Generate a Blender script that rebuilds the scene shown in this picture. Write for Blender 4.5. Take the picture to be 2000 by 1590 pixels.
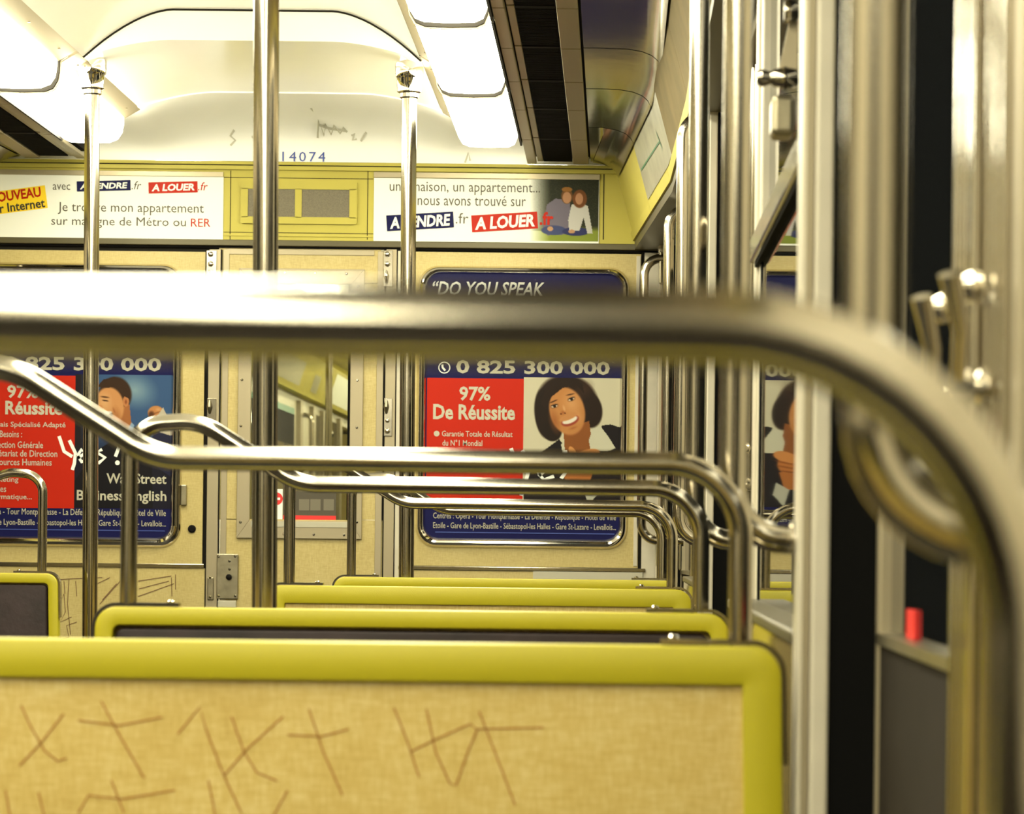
import bpy, bmesh, math, random
import numpy as np
from mathutils import Vector, Matrix

# ------------------------------------------------------------------ clear
for o in list(bpy.data.objects):
    bpy.data.objects.remove(o, do_unlink=True)
scene = bpy.context.scene
COL = scene.collection

# ------------------------------------------------------------------ camera
F_PX = 5900.0                 # focal length in pixels of the 2000 px wide frame
VPX, VPY = 1200.0, 1058.0     # where the carriage axis vanishes
ROLL = math.radians(0.65)
CAM_H = 1.10
cam_d = bpy.data.cameras.new('camera')
cam = bpy.data.objects.new('camera', cam_d)
COL.objects.link(cam)
cam.location = (0, 0, CAM_H)
cam.rotation_mode = 'QUATERNION'
cam.rotation_quaternion = (Matrix.Rotation(-ROLL, 3, 'Y') @ Matrix.Rotation(math.pi / 2, 3, 'X')).to_quaternion()
cam_d.sensor_width = 36.0
cam_d.lens = F_PX / 2000.0 * 36.0
cam_d.shift_x = -(VPX - 1000.0) / 2000.0
cam_d.shift_y = (VPY - 795.0) / 2000.0
cam_d.clip_start = 0.05
cam_d.clip_end = 100
cam_d.dof.use_dof = True
cam_d.dof.focus_distance = 7.2
cam_d.dof.aperture_fstop = 13.0
scene.camera = cam

# ------------------------------------------------------------------ world, exposure
w = bpy.data.worlds.new('tunnel_dark')
scene.world = w
w.use_nodes = True
w.node_tree.nodes['Background'].inputs[0].default_value = (0.004, 0.004, 0.005, 1)
w.node_tree.nodes['Background'].inputs[1].default_value = 1.0
vs = scene.view_settings
vs.view_transform = 'Standard'
vs.look = 'None'
vs.gamma = 1.0
vs.use_curve_mapping = False
vs.exposure = 0.0
scene.cycles.max_bounces = 7
scene.cycles.diffuse_bounces = 4
scene.cycles.glossy_bounces = 4
LAMP_POWER = 29.0
LAMP_COLOR = (1.0, 0.945, 0.69)

SR, CR = math.sin(ROLL), math.cos(ROLL)
CX = -0.925                    # middle of the carriage


def at(px, py, Y):
    """where the line of sight through a photo pixel meets the cross plane Y"""
    k = F_PX / Y
    dx, dy = px - VPX, py - VPY
    return ((dx * CR + dy * SR) / k, Y, CAM_H + (dx * SR - dy * CR) / k)


def srgb(r, g, b):
    def f(c):
        c /= 255.0
        return c / 12.92 if c <= 0.04045 else ((c + 0.055) / 1.055) ** 2.4
    return (f(r), f(g), f(b))


# ------------------------------------------------------------------ materials
MATS = {}


def mat(name, color, rough=0.5, metal=0.0, spec=0.5, noise=None, bump=0.0, bscale=200.0, emit=None, estr=0.0, stretch=(1, 1, 1)):
    m = bpy.data.materials.new(name)
    m.use_nodes = True
    nt = m.node_tree
    b = nt.nodes['Principled BSDF']
    b.inputs['Base Color'].default_value = (*color, 1)
    b.inputs['Roughness'].default_value = rough
    b.inputs['Metallic'].default_value = metal
    b.inputs['Specular IOR Level'].default_value = spec
    if emit:
        b.inputs['Emission Color'].default_value = (*emit, 1)
        b.inputs['Emission Strength'].default_value = estr
    if noise or bump:
        tc = nt.nodes.new('ShaderNodeTexCoord')
        mp = nt.nodes.new('ShaderNodeMapping')
        mp.inputs['Scale'].default_value = stretch
        nt.links.new(tc.outputs['Object'], mp.inputs['Vector'])
    if noise:
        amt, sc = noise
        n = nt.nodes.new('ShaderNodeTexNoise')
        n.inputs['Scale'].default_value = sc
        n.inputs['Detail'].default_value = 4
        nt.links.new(mp.outputs[0], n.inputs['Vector'])
        rp = nt.nodes.new('ShaderNodeValToRGB')
        rp.color_ramp.elements[0].position = 0.3
        rp.color_ramp.elements[1].position = 0.7
        rp.color_ramp.elements[0].color = (*[c * (1 - amt) for c in color], 1)
        rp.color_ramp.elements[1].color = (*[min(1, c * (1 + amt)) for c in color], 1)
        nt.links.new(n.outputs['Fac'], rp.inputs['Fac'])
        nt.links.new(rp.outputs['Color'], b.inputs['Base Color'])
    if bump:
        n2 = nt.nodes.new('ShaderNodeTexNoise')
        n2.inputs['Scale'].default_value = bscale
        nt.links.new(mp.outputs[0], n2.inputs['Vector'])
        bp = nt.nodes.new('ShaderNodeBump')
        bp.inputs['Strength'].default_value = bump
        bp.inputs['Distance'].default_value = 0.002
        nt.links.new(n2.outputs['Fac'], bp.inputs['Height'])
        nt.links.new(bp.outputs['Normal'], b.inputs['Normal'])
    MATS[name] = m
    return m


def linen(name, base, light, dark, s=1.0):
    """laminate printed with a woven linen pattern: crossed stretched noises"""
    m = bpy.data.materials.new(name)
    m.use_nodes = True
    nt = m.node_tree
    b = nt.nodes['Principled BSDF']
    b.inputs['Roughness'].default_value = 0.42
    tc = nt.nodes.new('ShaderNodeTexCoord')
    outs = []
    for st in ((60 * s, 60 * s, 330 * s), (330 * s, 330 * s, 60 * s)):
        mp = nt.nodes.new('ShaderNodeMapping')
        mp.inputs['Scale'].default_value = st
        nt.links.new(tc.outputs['Object'], mp.inputs['Vector'])
        n = nt.nodes.new('ShaderNodeTexNoise')
        n.inputs['Scale'].default_value = 1.0
        n.inputs['Detail'].default_value = 3
        nt.links.new(mp.outputs[0], n.inputs['Vector'])
        outs.append(n.outputs['Fac'])
    big = nt.nodes.new('ShaderNodeTexNoise')
    big.inputs['Scale'].default_value = 9.0
    nt.links.new(tc.outputs['Object'], big.inputs['Vector'])
    a = nt.nodes.new('ShaderNodeMath'); a.operation = 'ADD'
    nt.links.new(outs[0], a.inputs[0]); nt.links.new(outs[1], a.inputs[1])
    a2 = nt.nodes.new('ShaderNodeMath'); a2.operation = 'MULTIPLY_ADD'
    a2.inputs[1].default_value = 0.4
    nt.links.new(a.outputs[0], a2.inputs[0])
    a3 = nt.nodes.new('ShaderNodeMath'); a3.operation = 'MULTIPLY'
    a3.inputs[1].default_value = 0.2
    nt.links.new(big.outputs['Fac'], a3.inputs[0])
    nt.links.new(a3.outputs[0], a2.inputs[2])
    rp = nt.nodes.new('ShaderNodeValToRGB')
    e = rp.color_ramp.elements
    e[0].position = 0.36; e[0].color = (*dark, 1)
    e[1].position = 0.66; e[1].color = (*light, 1)
    mid = e.new(0.5); mid.color = (*base, 1)
    nt.links.new(a2.outputs[0], rp.inputs['Fac'])
    nt.links.new(rp.outputs['Color'], b.inputs['Base Color'])
    MATS[name] = m
    return m


linen('laminate', (0.55, 0.41, 0.130), (0.64, 0.52, 0.22), (0.47, 0.335, 0.09))
linen('laminate_far', (0.475, 0.385, 0.152), (0.54, 0.45, 0.20), (0.42, 0.325, 0.12))
linen('laminate_gloss', (0.40, 0.31, 0.09), (0.48, 0.39, 0.14), (0.33, 0.24, 0.06))
MATS['laminate_gloss'].node_tree.nodes['Principled BSDF'].inputs['Roughness'].default_value = 0.05
mat('steel', (0.45, 0.41, 0.33), 0.15, 1.0, noise=(0.08, 30), stretch=(1, 1, 0.1))
mat('steel_worn', (0.31, 0.28, 0.20), 0.34, 1.0, noise=(0.18, 25), bump=0.15, bscale=60)
mat('chrome', (0.78, 0.74, 0.66), 0.08, 1.0)
mat('steel_panel', (0.36, 0.31, 0.22), 0.12, 1.0, bump=0.12, bscale=9)
mat('alloy', (0.36, 0.31, 0.21), 0.42, 0.55)
mat('cream_paint', (0.54, 0.50, 0.40), 0.35, noise=(0.05, 20))
mat('ceiling_paint', (0.86, 0.84, 0.76), 0.16, noise=(0.02, 3))
mat('cove_paint', (0.96, 0.96, 0.92), 0.34, noise=(0.02, 3))
mat('frieze_yellow', (0.45, 0.395, 0.075), 0.5, spec=0.3, noise=(0.04, 6))
mat('seat_green', (0.41, 0.36, 0.010), 0.42, bump=0.1, bscale=500)
mat('vinyl', (0.022, 0.013, 0.014), 0.45, spec=0.25, bump=0.3, bscale=60, noise=(0.4, 12))
mat('rubber', (0.004, 0.004, 0.004), 0.7, spec=0.04)
mat('black', (0.006, 0.005, 0.005), 0.7, spec=0.1)
mat('dark_gap', (0.010, 0.008, 0.005), 0.7, spec=0.2)
mat('door_brown', (0.016, 0.012, 0.008), 0.95, spec=0.12, noise=(0.15, 20))
mat('floor_lino', (0.014, 0.011, 0.008), 0.6, noise=(0.3, 40))
mat('grey_mesh', (0.15, 0.13, 0.085), 0.6, noise=(0.2, 400))
mat('slot_bar', (0.004, 0.003, 0.003), 0.8, spec=0.1)
mat('print_white', srgb(236, 238, 232), 0.5, spec=0.2)
mat('print_cream', srgb(180, 176, 158), 0.5, spec=0.2)
mat('print_navy', srgb(16, 18, 68), 0.5, spec=0.12)
mat('print_red', srgb(174, 32, 8), 0.5, spec=0.15)
mat('print_black', srgb(34, 30, 26), 0.45)
mat('print_grey', srgb(72, 66, 52), 0.5)
mat('print_yellow', srgb(240, 205, 20), 0.45)
mat('print_blue', srgb(60, 80, 160), 0.5)
mat('print_dark', srgb(20, 14, 18), 0.4)
mat('scratch', srgb(154, 106, 38), 0.6)
mat('ink', srgb(110, 80, 50), 0.6)
mat('smudge', srgb(196, 194, 180), 0.6)
mat('olive_rail', (0.085, 0.072, 0.034), 0.4, 0.3)
mat('notice_print', srgb(112, 106, 90), 0.6)
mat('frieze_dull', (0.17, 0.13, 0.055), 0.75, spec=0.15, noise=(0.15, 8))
mat('map_sheet', (0.32, 0.31, 0.23), 0.3, noise=(0.18, 14))
mat('green_line', (0.03, 0.14, 0.06), 0.5)
mat('teal_print', (0.01, 0.22, 0.16), 0.4)
mat('sticker_red', (0.65, 0.02, 0.02), 0.4)
mat('lamp_diffuser', (0.9, 0.88, 0.8), 0.4, emit=LAMP_COLOR, estr=LAMP_POWER)
mat('window_glass', (0.006, 0.007, 0.008), 0.015, spec=0.6)

# clear glass (end door): mostly see-through with a faint reflection
g = bpy.data.materials.new('clear_glass')
g.use_nodes = True
nt = g.node_tree
nt.nodes.remove(nt.nodes['Principled BSDF'])
tr = nt.nodes.new('ShaderNodeBsdfTransparent'); tr.inputs[0].default_value = (0.60, 0.60, 0.52, 1)
gl = nt.nodes.new('ShaderNodeBsdfGlossy'); gl.inputs['Roughness'].default_value = 0.02
mx = nt.nodes.new('ShaderNodeMixShader'); mx.inputs[0].default_value = 0.07
nt.links.new(tr.outputs[0], mx.inputs[1]); nt.links.new(gl.outputs[0], mx.inputs[2])
nt.links.new(mx.outputs[0], nt.nodes['Material Output'].inputs[0])
MATS['clear_glass'] = g

# printed photographs: colour comes from the print's own colour attribute
p = bpy.data.materials.new('photo_print')
p.use_nodes = True
nt = p.node_tree
ca = nt.nodes.new('ShaderNodeVertexColor'); ca.layer_name = 'ink'
nt.links.new(ca.outputs['Color'], nt.nodes['Principled BSDF'].inputs['Base Color'])
nt.nodes['Principled BSDF'].inputs['Roughness'].default_value = 0.5
nt.nodes['Principled BSDF'].inputs['Specular IOR Level'].default_value = 0.15
MATS['photo_print'] = p


# ------------------------------------------------------------------ mesh builder
class MB:
    def __init__(self):
        self.v, self.f = [], []

    def add(self, vs, fs):
        n = len(self.v)
        self.v += [tuple(q) for q in vs]
        self.f += [tuple(i + n for i in q) for q in fs]
        return self

    def box(self, a, b):
        x0, x1 = sorted((a[0], b[0])); y0, y1 = sorted((a[1], b[1])); z0, z1 = sorted((a[2], b[2]))
        return self.add([(x0, y0, z0), (x1, y0, z0), (x1, y1, z0), (x0, y1, z0), (x0, y0, z1), (x1, y0, z1), (x1, y1, z1), (x0, y1, z1)],
                        [(0, 3, 2, 1), (4, 5, 6, 7), (0, 1, 5, 4), (1, 2, 6, 5), (2, 3, 7, 6), (3, 0, 4, 7)])

    def prism_y(self, poly, y0, y1):
        """poly of (x, z), extruded along y"""
        n = len(poly)
        return self.add([(x, y0, z) for x, z in poly] + [(x, y1, z) for x, z in poly],
                        [tuple(range(n)), tuple(range(2 * n - 1, n - 1, -1))] + [(i, i + n, (i + 1) % n + n, (i + 1) % n) for i in range(n)])

    def prism_z(self, poly, z0, z1):
        n = len(poly)
        return self.add([(x, y, z0) for x, y in poly] + [(x, y, z1) for x, y in poly],
                        [tuple(range(n - 1, -1, -1)), tuple(range(n, 2 * n))] + [(i, (i + 1) % n, (i + 1) % n + n, i + n) for i in range(n)])

    def ring_y(self, outer, inner, y0, y1):
        """closed ring between two loops of equal length, extruded along y"""
        n = len(outer)
        vs = [(x, y0, z) for x, z in outer] + [(x, y0, z) for x, z in inner] + [(x, y1, z) for x, z in outer] + [(x, y1, z) for x, z in inner]
        fs = []
        for i in range(n):
            j = (i + 1) % n
            fs += [(i, j, n + j, n + i), (2 * n + j, 2 * n + i, 3 * n + i, 3 * n + j), (j, i, 2 * n + i, 2 * n + j), (n + i, n + j, 3 * n + j, 3 * n + i)]
        return self.add(vs, fs)

    def tube(self, pts, r, seg=14, cap=True):
        pts = [Vector(q) for q in pts]
        n = len(pts)
        rings = []
        t0 = (pts[1] - pts[0]).normalized()
        ref = Vector((0, 1, 0)) if abs(t0.y) < 0.9 else Vector((1, 0, 0))
        u = (ref - ref.dot(t0) * t0).normalized()
        for i, q in enumerate(pts):
            t = (pts[min(i + 1, n - 1)] - pts[max(i - 1, 0)]).normalized()
            u = (u - u.dot(t) * t).normalized()
            v_ = t.cross(u)
            rr = r[i] if isinstance(r, (list, tuple)) else r
            rings.append([q + (u * math.cos(2 * math.pi * k / seg) + v_ * math.sin(2 * math.pi * k / seg)) * rr for k in range(seg)])
        vs = [p_ for rg in rings for p_ in rg]
        fs = []
        for i in range(n - 1):
            for k in range(seg):
                a, b = i * seg + k, i * seg + (k + 1) % seg
                fs.append((a, b, b + seg, a + seg))
        if cap:
            fs += [tuple(range(seg - 1, -1, -1)), tuple(range((n - 1) * seg, n * seg))]
        return self.add(vs, fs)

    def lathe(self, prof, o, axis='z', seg=20):
        """prof: list of (radius, distance along axis)"""
        vs, fs = [], []
        for r, d in prof:
            for k in range(seg):
                a = 2 * math.pi * k / seg
                c, s = r * math.cos(a), r * math.sin(a)
                vs.append({'z': (o[0] + c, o[1] + s, o[2] + d), 'y': (o[0] + c, o[1] + d, o[2] - s), 'x': (o[0] + d, o[1] + c, o[2] + s)}[axis])
        for i in range(len(prof) - 1):
            for k in range(seg):
                a, b = i * seg + k, i * seg + (k + 1) % seg
                fs.append((a, b, b + seg, a + seg))
        fs += [tuple(range(seg - 1, -1, -1)), tuple(range((len(prof) - 1) * seg, len(prof) * seg))]
        return self.add(vs, fs)

    def strokes(self, lines, w, Y, fn=None):
        """flat pen strokes on a cross plane; lines of (x, z) points"""
        for ln in lines:
            ln = [Vector((a, b)) for a, b in ln]
            vs = []
            for i, q in enumerate(ln):
                t = (ln[min(i + 1, len(ln) - 1)] - ln[max(i - 1, 0)])
                t = t.normalized() if t.length > 0 else Vector((1, 0))
                nrm = Vector((-t.y, t.x)) * w * 0.5
                for s in (1, -1):
                    x, z = q + nrm * s
                    vs.append((x, (fn(x, z) if fn else Y), z))
            self.add(vs, [(2 * i, 2 * i + 1, 2 * i + 3, 2 * i + 2) for i in range(len(ln) - 1)])
        return self

    def build(self, name, m, root=None, bevel=0.0, smooth=False, bseg=2):
        me = bpy.data.meshes.new(name)
        off = Vector(ORG.get(root.name, (0, 0, 0))) if root else Vector((0, 0, 0))
        me.from_pydata([tuple(Vector(q) - off) for q in self.v], [], self.f)
        bm = bmesh.new(); bm.from_mesh(me)
        bmesh.ops.recalc_face_normals(bm, faces=bm.faces)
        if bevel:
            es = [e for e in bm.edges if len(e.link_faces) == 2 and e.calc_face_angle(0) > 0.6]
            bmesh.ops.bevel(bm, geom=es, offset=bevel, segments=bseg, affect='EDGES', profile=0.5)
        if smooth:
            for f in bm.faces:
                f.smooth = True
        bm.to_mesh(me); bm.free()
        if smooth:
            try:
                me.set_sharp_from_angle(angle=math.radians(40))
            except Exception:
                pass
        me.materials.append(MATS[m])
        o = bpy.data.objects.new(name, me)
        COL.objects.link(o)
        if root:
            o.parent = root
        return o


ORG = {}        # root name -> world origin that its parts' vertices are relative to


def tag(o, label=None, cat=None, group=None, kind=None):
    if label: o['label'] = label
    if cat: o['category'] = cat
    if group: o['group'] = group
    if kind: o['kind'] = kind
    return o


def thing(name, loc, label, cat, group=None):
    o = bpy.data.objects.new(name, None)
    COL.objects.link(o)
    o.location = loc
    o.empty_display_size = 0.05
    ORG[o.name] = tuple(loc)
    return tag(o, label, cat, group)


def struct(name, loc, label=None):
    o = bpy.data.objects.new(name, None)
    COL.objects.link(o)
    o.location = loc
    o.empty_display_size = 0.05
    ORG[o.name] = tuple(loc)
    return tag(o, label, None, None, 'structure')


def sub(o, root):
    """a part that takes sub-parts keeps its root's origin"""
    ORG[o.name] = ORG[root.name]
    return o


def copy_tree(o, parent=None):
    c = o.copy(); COL.objects.link(c); c.parent = parent
    for ch in list(o.children):
        copy_tree(ch, c)
    return c


def fillet(pts, rads, n=8):
    """round the inner corners of a polyline; rads per inner point"""
    pts = [Vector(q) for q in pts]
    out = [pts[0]]
    for i in range(1, len(pts) - 1):
        a, b, c = pts[i - 1], pts[i], pts[i + 1]
        r = rads[i - 1] if isinstance(rads, (list, tuple)) else rads
        d1, d2 = (a - b).normalized(), (c - b).normalized()
        ang = d1.angle(d2)
        L = min(r / math.tan(ang / 2), (a - b).length * 0.49 if i > 1 else (a - b).length * 0.98, (c - b).length * 0.49 if i < len(pts) - 2 else (c - b).length * 0.98)
        rr = L * math.tan(ang / 2)
        bis = (d1 + d2).normalized()
        cen = b + bis * (rr / math.sin(ang / 2))
        p1, p2 = b + d1 * L, b + d2 * L
        v1, v2 = p1 - cen, p2 - cen
        tot = v1.angle(v2)
        for k in range(n + 1):
            t = k / n
            out.append(cen + (v1 * math.sin((1 - t) * tot) + v2 * math.sin(t * tot)) / math.sin(tot))
    out.append(pts[-1])
    return out


def rrect(x0, x1, z0, z1, r, n=6):
    pts = []
    for cx, cz, a0 in ((x1 - r, z1 - r, 0), (x0 + r, z1 - r, 90), (x0 + r, z0 + r, 180), (x1 - r, z0 + r, 270)):
        for k in range(n + 1):
            a = math.radians(a0 + 90 * k / n)
            pts.append((cx + r * math.cos(a), cz + r * math.sin(a)))
    return pts


# pixel rectangle on a cross plane -> world x0, x1, z0, z1 (level in the place)
def rect(px0, py0, px1, py1, Y):
    mx_, my_ = (px0 + px1) / 2, (py0 + py1) / 2
    x, _, z = at(mx_, my_, Y)
    hw, hh = (px1 - px0) / 2 * Y / F_PX, (py1 - py0) / 2 * Y / F_PX
    return x - hw, x + hw, z - hh, z + hh


def rbox(mb, px0, py0, px1, py1, Y, d):
    x0, x1, z0, z1 = rect(px0, py0, px1, py1, Y)
    return mb.box((x0, Y, z0), (x1, Y + d, z1))


def lettering(root, name, s, box, Y, m, rot=0.0, shear=0.0, bold=0.0, fn=None, spacing=1.0):
    """flat print: text fitted to the pixel box (x0, y0, x1, y1) of its inked bounds"""
    cu = bpy.data.curves.new('t', 'FONT')
    cu.body = s
    cu.shear = shear
    cu.offset = bold
    cu.space_character = spacing
    cu.resolution_u = 2
    o = bpy.data.objects.new('t', cu)
    COL.objects.link(o)
    dg = bpy.context.evaluated_depsgraph_get()
    me0 = bpy.data.meshes.new_from_object(o.evaluated_get(dg))
    bpy.data.objects.remove(o, do_unlink=True)
    co = np.array([v.co[:2] for v in me0.vertices])
    fs = [tuple(q.vertices) for q in me0.polygons]
    bpy.data.meshes.remove(me0)
    lo, hi = co.min(0), co.max(0)
    x0, x1, z0, z1 = rect(*box, Y)
    co = (co - (lo + hi) / 2) / (hi - lo) * np.array([x1 - x0, z1 - z0])
    c, s_ = math.cos(math.radians(rot)), math.sin(math.radians(rot))
    cx, cz = (x0 + x1) / 2, (z0 + z1) / 2
    mb = MB()
    vs = []
    for a, b in co:
        x, z = cx + a * c - b * s_, cz + a * s_ + b * c
        vs.append((x, fn(x, z) if fn else Y, z))
    mb.add(vs, fs)
    return mb.build(name, m, root)


class Paint:
    """a printed photograph, painted in photo pixel coordinates onto a fine grid"""
    def __init__(self, x0, y0, x1, y1, step, bg):
        self.b = (x0, y0, x1, y1)
        self.xs = np.linspace(x0, x1, int((x1 - x0) / step) + 1)
        self.ys = np.linspace(y0, y1, int((y1 - y0) / step) + 1)
        self.X, self.Yg = np.meshgrid(self.xs, self.ys)
        self.c = np.ones(self.X.shape + (3,)) * np.array(bg, float)

    def mix(self, a, col):
        a = np.clip(a, 0, 1)[..., None]
        self.c = self.c * (1 - a) + np.array(col, float) * a

    def ell(self, cx, cy, rx, ry, col, rot=0, soft=0.12, op=1.0):
        t = math.radians(rot)
        dx, dy = self.X - cx, self.Yg - cy
        u = (dx * math.cos(t) + dy * math.sin(t)) / rx
        v = (-dx * math.sin(t) + dy * math.cos(t)) / ry
        self.mix((1 - np.sqrt(u * u + v * v)) / soft * op if op == 1 else np.clip((1 - np.sqrt(u * u + v * v)) / soft, 0, 1) * op, col)

    def poly(self, pts, col, op=1.0):
        ins = np.zeros(self.X.shape, bool)
        n = len(pts)
        for i in range(n):
            xa, ya = pts[i]; xb, yb = pts[(i + 1) % n]
            if ya == yb:
                continue
            cnd = ((self.Yg >= min(ya, yb)) & (self.Yg < max(ya, yb)))
            xi = xa + (self.Yg - ya) * (xb - xa) / (yb - ya)
            ins ^= cnd & (self.X < xi)
        self.mix(ins * op, col)

    def build(self, name, root, Y):
        x0, x1, z0, z1 = rect(*self.b, Y)
        nx, ny = len(self.xs), len(self.ys)
        vs = [(x0 + (x1 - x0) * i / (nx - 1), Y, z1 - (z1 - z0) * j / (ny - 1)) for j in range(ny) for i in range(nx)]
        fs = [(j * nx + i, (j + 1) * nx + i, (j + 1) * nx + i + 1, j * nx + i + 1) for j in range(ny - 1) for i in range(nx - 1)]
        me = bpy.data.meshes.new(name)
        off = Vector(ORG[root.name])
        me.from_pydata([tuple(Vector(q) - off) for q in vs], [], fs)
        at_ = me.color_attributes.new('ink', 'FLOAT_COLOR', 'POINT')
        c = self.c.reshape(-1, 3) / 255.0 * 0.81
        lin = np.where(c <= 0.04045, c / 12.92, ((c + 0.055) / 1.055) ** 2.4)
        at_.data.foreach_set('color', np.hstack([lin, np.ones((len(lin), 1))]).astype(np.float32).ravel())
        me.materials.append(MATS['photo_print'])
        o = bpy.data.objects.new(name, me)
        COL.objects.link(o)
        o.parent = root
        return o


# ------------------------------------------------------------------ carriage section
Y_END = 9.0          # face of the end wall
Y_BACK = -3.0
Y_STEP = 7.6         # the ceiling steps down here
Y_COVE = 8.47        # the end cove starts here
H_MAIN, H_LOW = CAM_H + 1.328, CAM_H + 1.25
Z_LEDGE = CAM_H + 1.121
U_IN, Z_IN = 0.425, CAM_H + 1.205      # inner top edge of the lamp flange


def prof(u, H):
    u = abs(u)
    if u < 0.20:
        return H
    t = min(1, (u - 0.20) / (U_IN - 0.20))
    return H + (Z_IN - H) * (t ** 1.7)


def half(y):
    """half width of the carriage at wall face; it narrows towards the end"""
    return 1.125 if y <= 7.5 else 1.125 - 0.055 * (y - 7.5) / 1.5


def half_f(y):
    """half width that the sloping frieze and ceiling covers follow"""
    return 1.125 if y <= 7.2 else 1.125 - 0.10 * (y - 7.2) / 1.8


_u = [0.2, 0.215, 0.23, 0.245, 0.26, 0.28, 0.30, 0.325, 0.35, 0.375, 0.40, 0.425]
US = [-u for u in _u[::-1]] + [-0.1, 0, 0.1] + _u


def sheet(rows, smooth=True):
    mb = MB()
    n = len(rows[0])
    mb.add([q for r in rows for q in r], [(j * n + i, j * n + i + 1, (j + 1) * n + i + 1, (j + 1) * n + i) for j in range(len(rows) - 1) for i in range(n - 1)])
    return mb


ceil = struct('ceiling', (CX, 0, H_MAIN), 'glossy cream ceiling with a step and a curved cove at the end')
sheet([[(CX + u, y, prof(u, H_MAIN)) for u in US] for y in (Y_BACK, 0, 3, 6, Y_STEP)]).build('ceiling_panel', 'ceiling_paint', ceil, smooth=True)
sheet([[(CX + u, y, prof(u, H_LOW)) for u in US] for y in (Y_STEP, 8.0, Y_COVE)]).build('end_ceiling_panel', 'ceiling_paint', ceil, smooth=True)
sheet([[(CX + u, Y_STEP, prof(u, H_MAIN)) for u in US], [(CX + u, Y_STEP, prof(u, H_LOW)) for u in US]]).build('step_face', 'ceiling_paint', ceil)
MB().tube([(CX + u, Y_STEP - 0.002, prof(u, H_MAIN) - 0.002) for u in US], 0.0028, 6).build('dark_joint', 'dark_gap', ceil)  # dark tube drawn in for the shadow gap above the step
MB().tube([(CX + u, Y_COVE, prof(u, H_LOW) - 0.001) for u in US], 0.0035, 6).build('cove_bead', 'cove_paint', ceil, smooth=True)
UW = [-1.06, -0.9, -0.7, -0.5] + US + [0.5, 0.7, 0.9, 1.06]


def cprof(u):
    return prof(u, H_LOW) if abs(u) <= U_IN else Z_IN


COVE_N = 4.0


def cove_pt(u, t):
    a = t * math.pi / 2
    e = 2.0 / COVE_N
    return (CX + u, Y_COVE + (Y_END - Y_COVE) * math.sin(a) ** e, Z_LEDGE + (cprof(u) - Z_LEDGE) * max(0.0, math.cos(a)) ** e)


def cove_y(x, z):
    c = max(0, min(1, (z - Z_LEDGE) / (cprof(x - CX) - Z_LEDGE)))
    return Y_COVE + (Y_END - Y_COVE) * (1 - c ** COVE_N) ** (1 / COVE_N) - 0.003


sheet([[cove_pt(u, k / 24) for u in UW] for k in range(25)]).build('cove', 'cove_paint', ceil, smooth=True)
# pen scribbles and carriage number on the cove
def P9(pts, Y=8.8):
    return [(at(a, b, Y)[0], at(a, b, Y)[2]) for a, b in pts]


sm = MB()
sm.strokes([P9([(615, 262), (622, 235), (628, 258), (634, 240), (642, 256), (650, 242), (660, 254), (668, 245), (674, 252)], 8.9),
            P9([(618, 240), (640, 246), (672, 250)], 8.9), P9([(616, 226), (624, 212)], 8.9), P9([(682, 258), (688, 254), (684, 266), (692, 264)], 8.9),
            P9([(700, 268), (712, 252)], 8.9), P9([(452, 248), (443, 258), (452, 266), (442, 276)], 8.9), P9([(486, 258), (488, 262)], 8.9),
            P9([(612, 122), (622, 130), (624, 140)], 8.9), P9([(905, 310), (912, 290), (915, 306)], 8.9)], 0.006, 0, cove_y)
sm.build('pen_scribble', 'smudge', ceil)
lettering(ceil, 'carriage_number', '14074', (551, 296, 635, 315), 8.99, 'print_blue', fn=cove_y, spacing=1.25)

# floor and rear wall, coloured dark so the grab rails reflect darkness
MB().box((CX - 1.2, Y_BACK, -0.03), (CX + 1.2, Y_END + 0.1, 0)).build('floor', 'floor_lino')
tag(bpy.data.objects['floor'], 'dark linoleum floor of the carriage', kind='structure')
MB().box((CX - 1.2, Y_BACK - 0.05, 0), (CX + 1.2, Y_BACK, 2.5)).build('wall_back', 'door_brown')
tag(bpy.data.objects['wall_back'], 'dark brown rear wall of the carriage', kind='structure')

# ------------------------------------------------------------------ ceiling lights, vents, steel covers
SIDE = {1: 'right', -1: 'left'}
LP = [(0.470, 0.083), (0.470, 0.055), (0.474, 0.030), (0.486, 0.010), (0.506, 0.002), (0.560, 0.0), (0.615, 0.002), (0.632, 0.010), (0.640, 0.030), (0.644, 0.062)]
Z_LB = CAM_H + 1.103
lamp_words = ['nearest the end wall'] + [w_ + ' from the end wall' for w_ in ('second', 'third', 'fourth', 'fifth', 'sixth', 'seventh', 'eighth', 'ninth', 'tenth', 'eleventh')]


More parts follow.
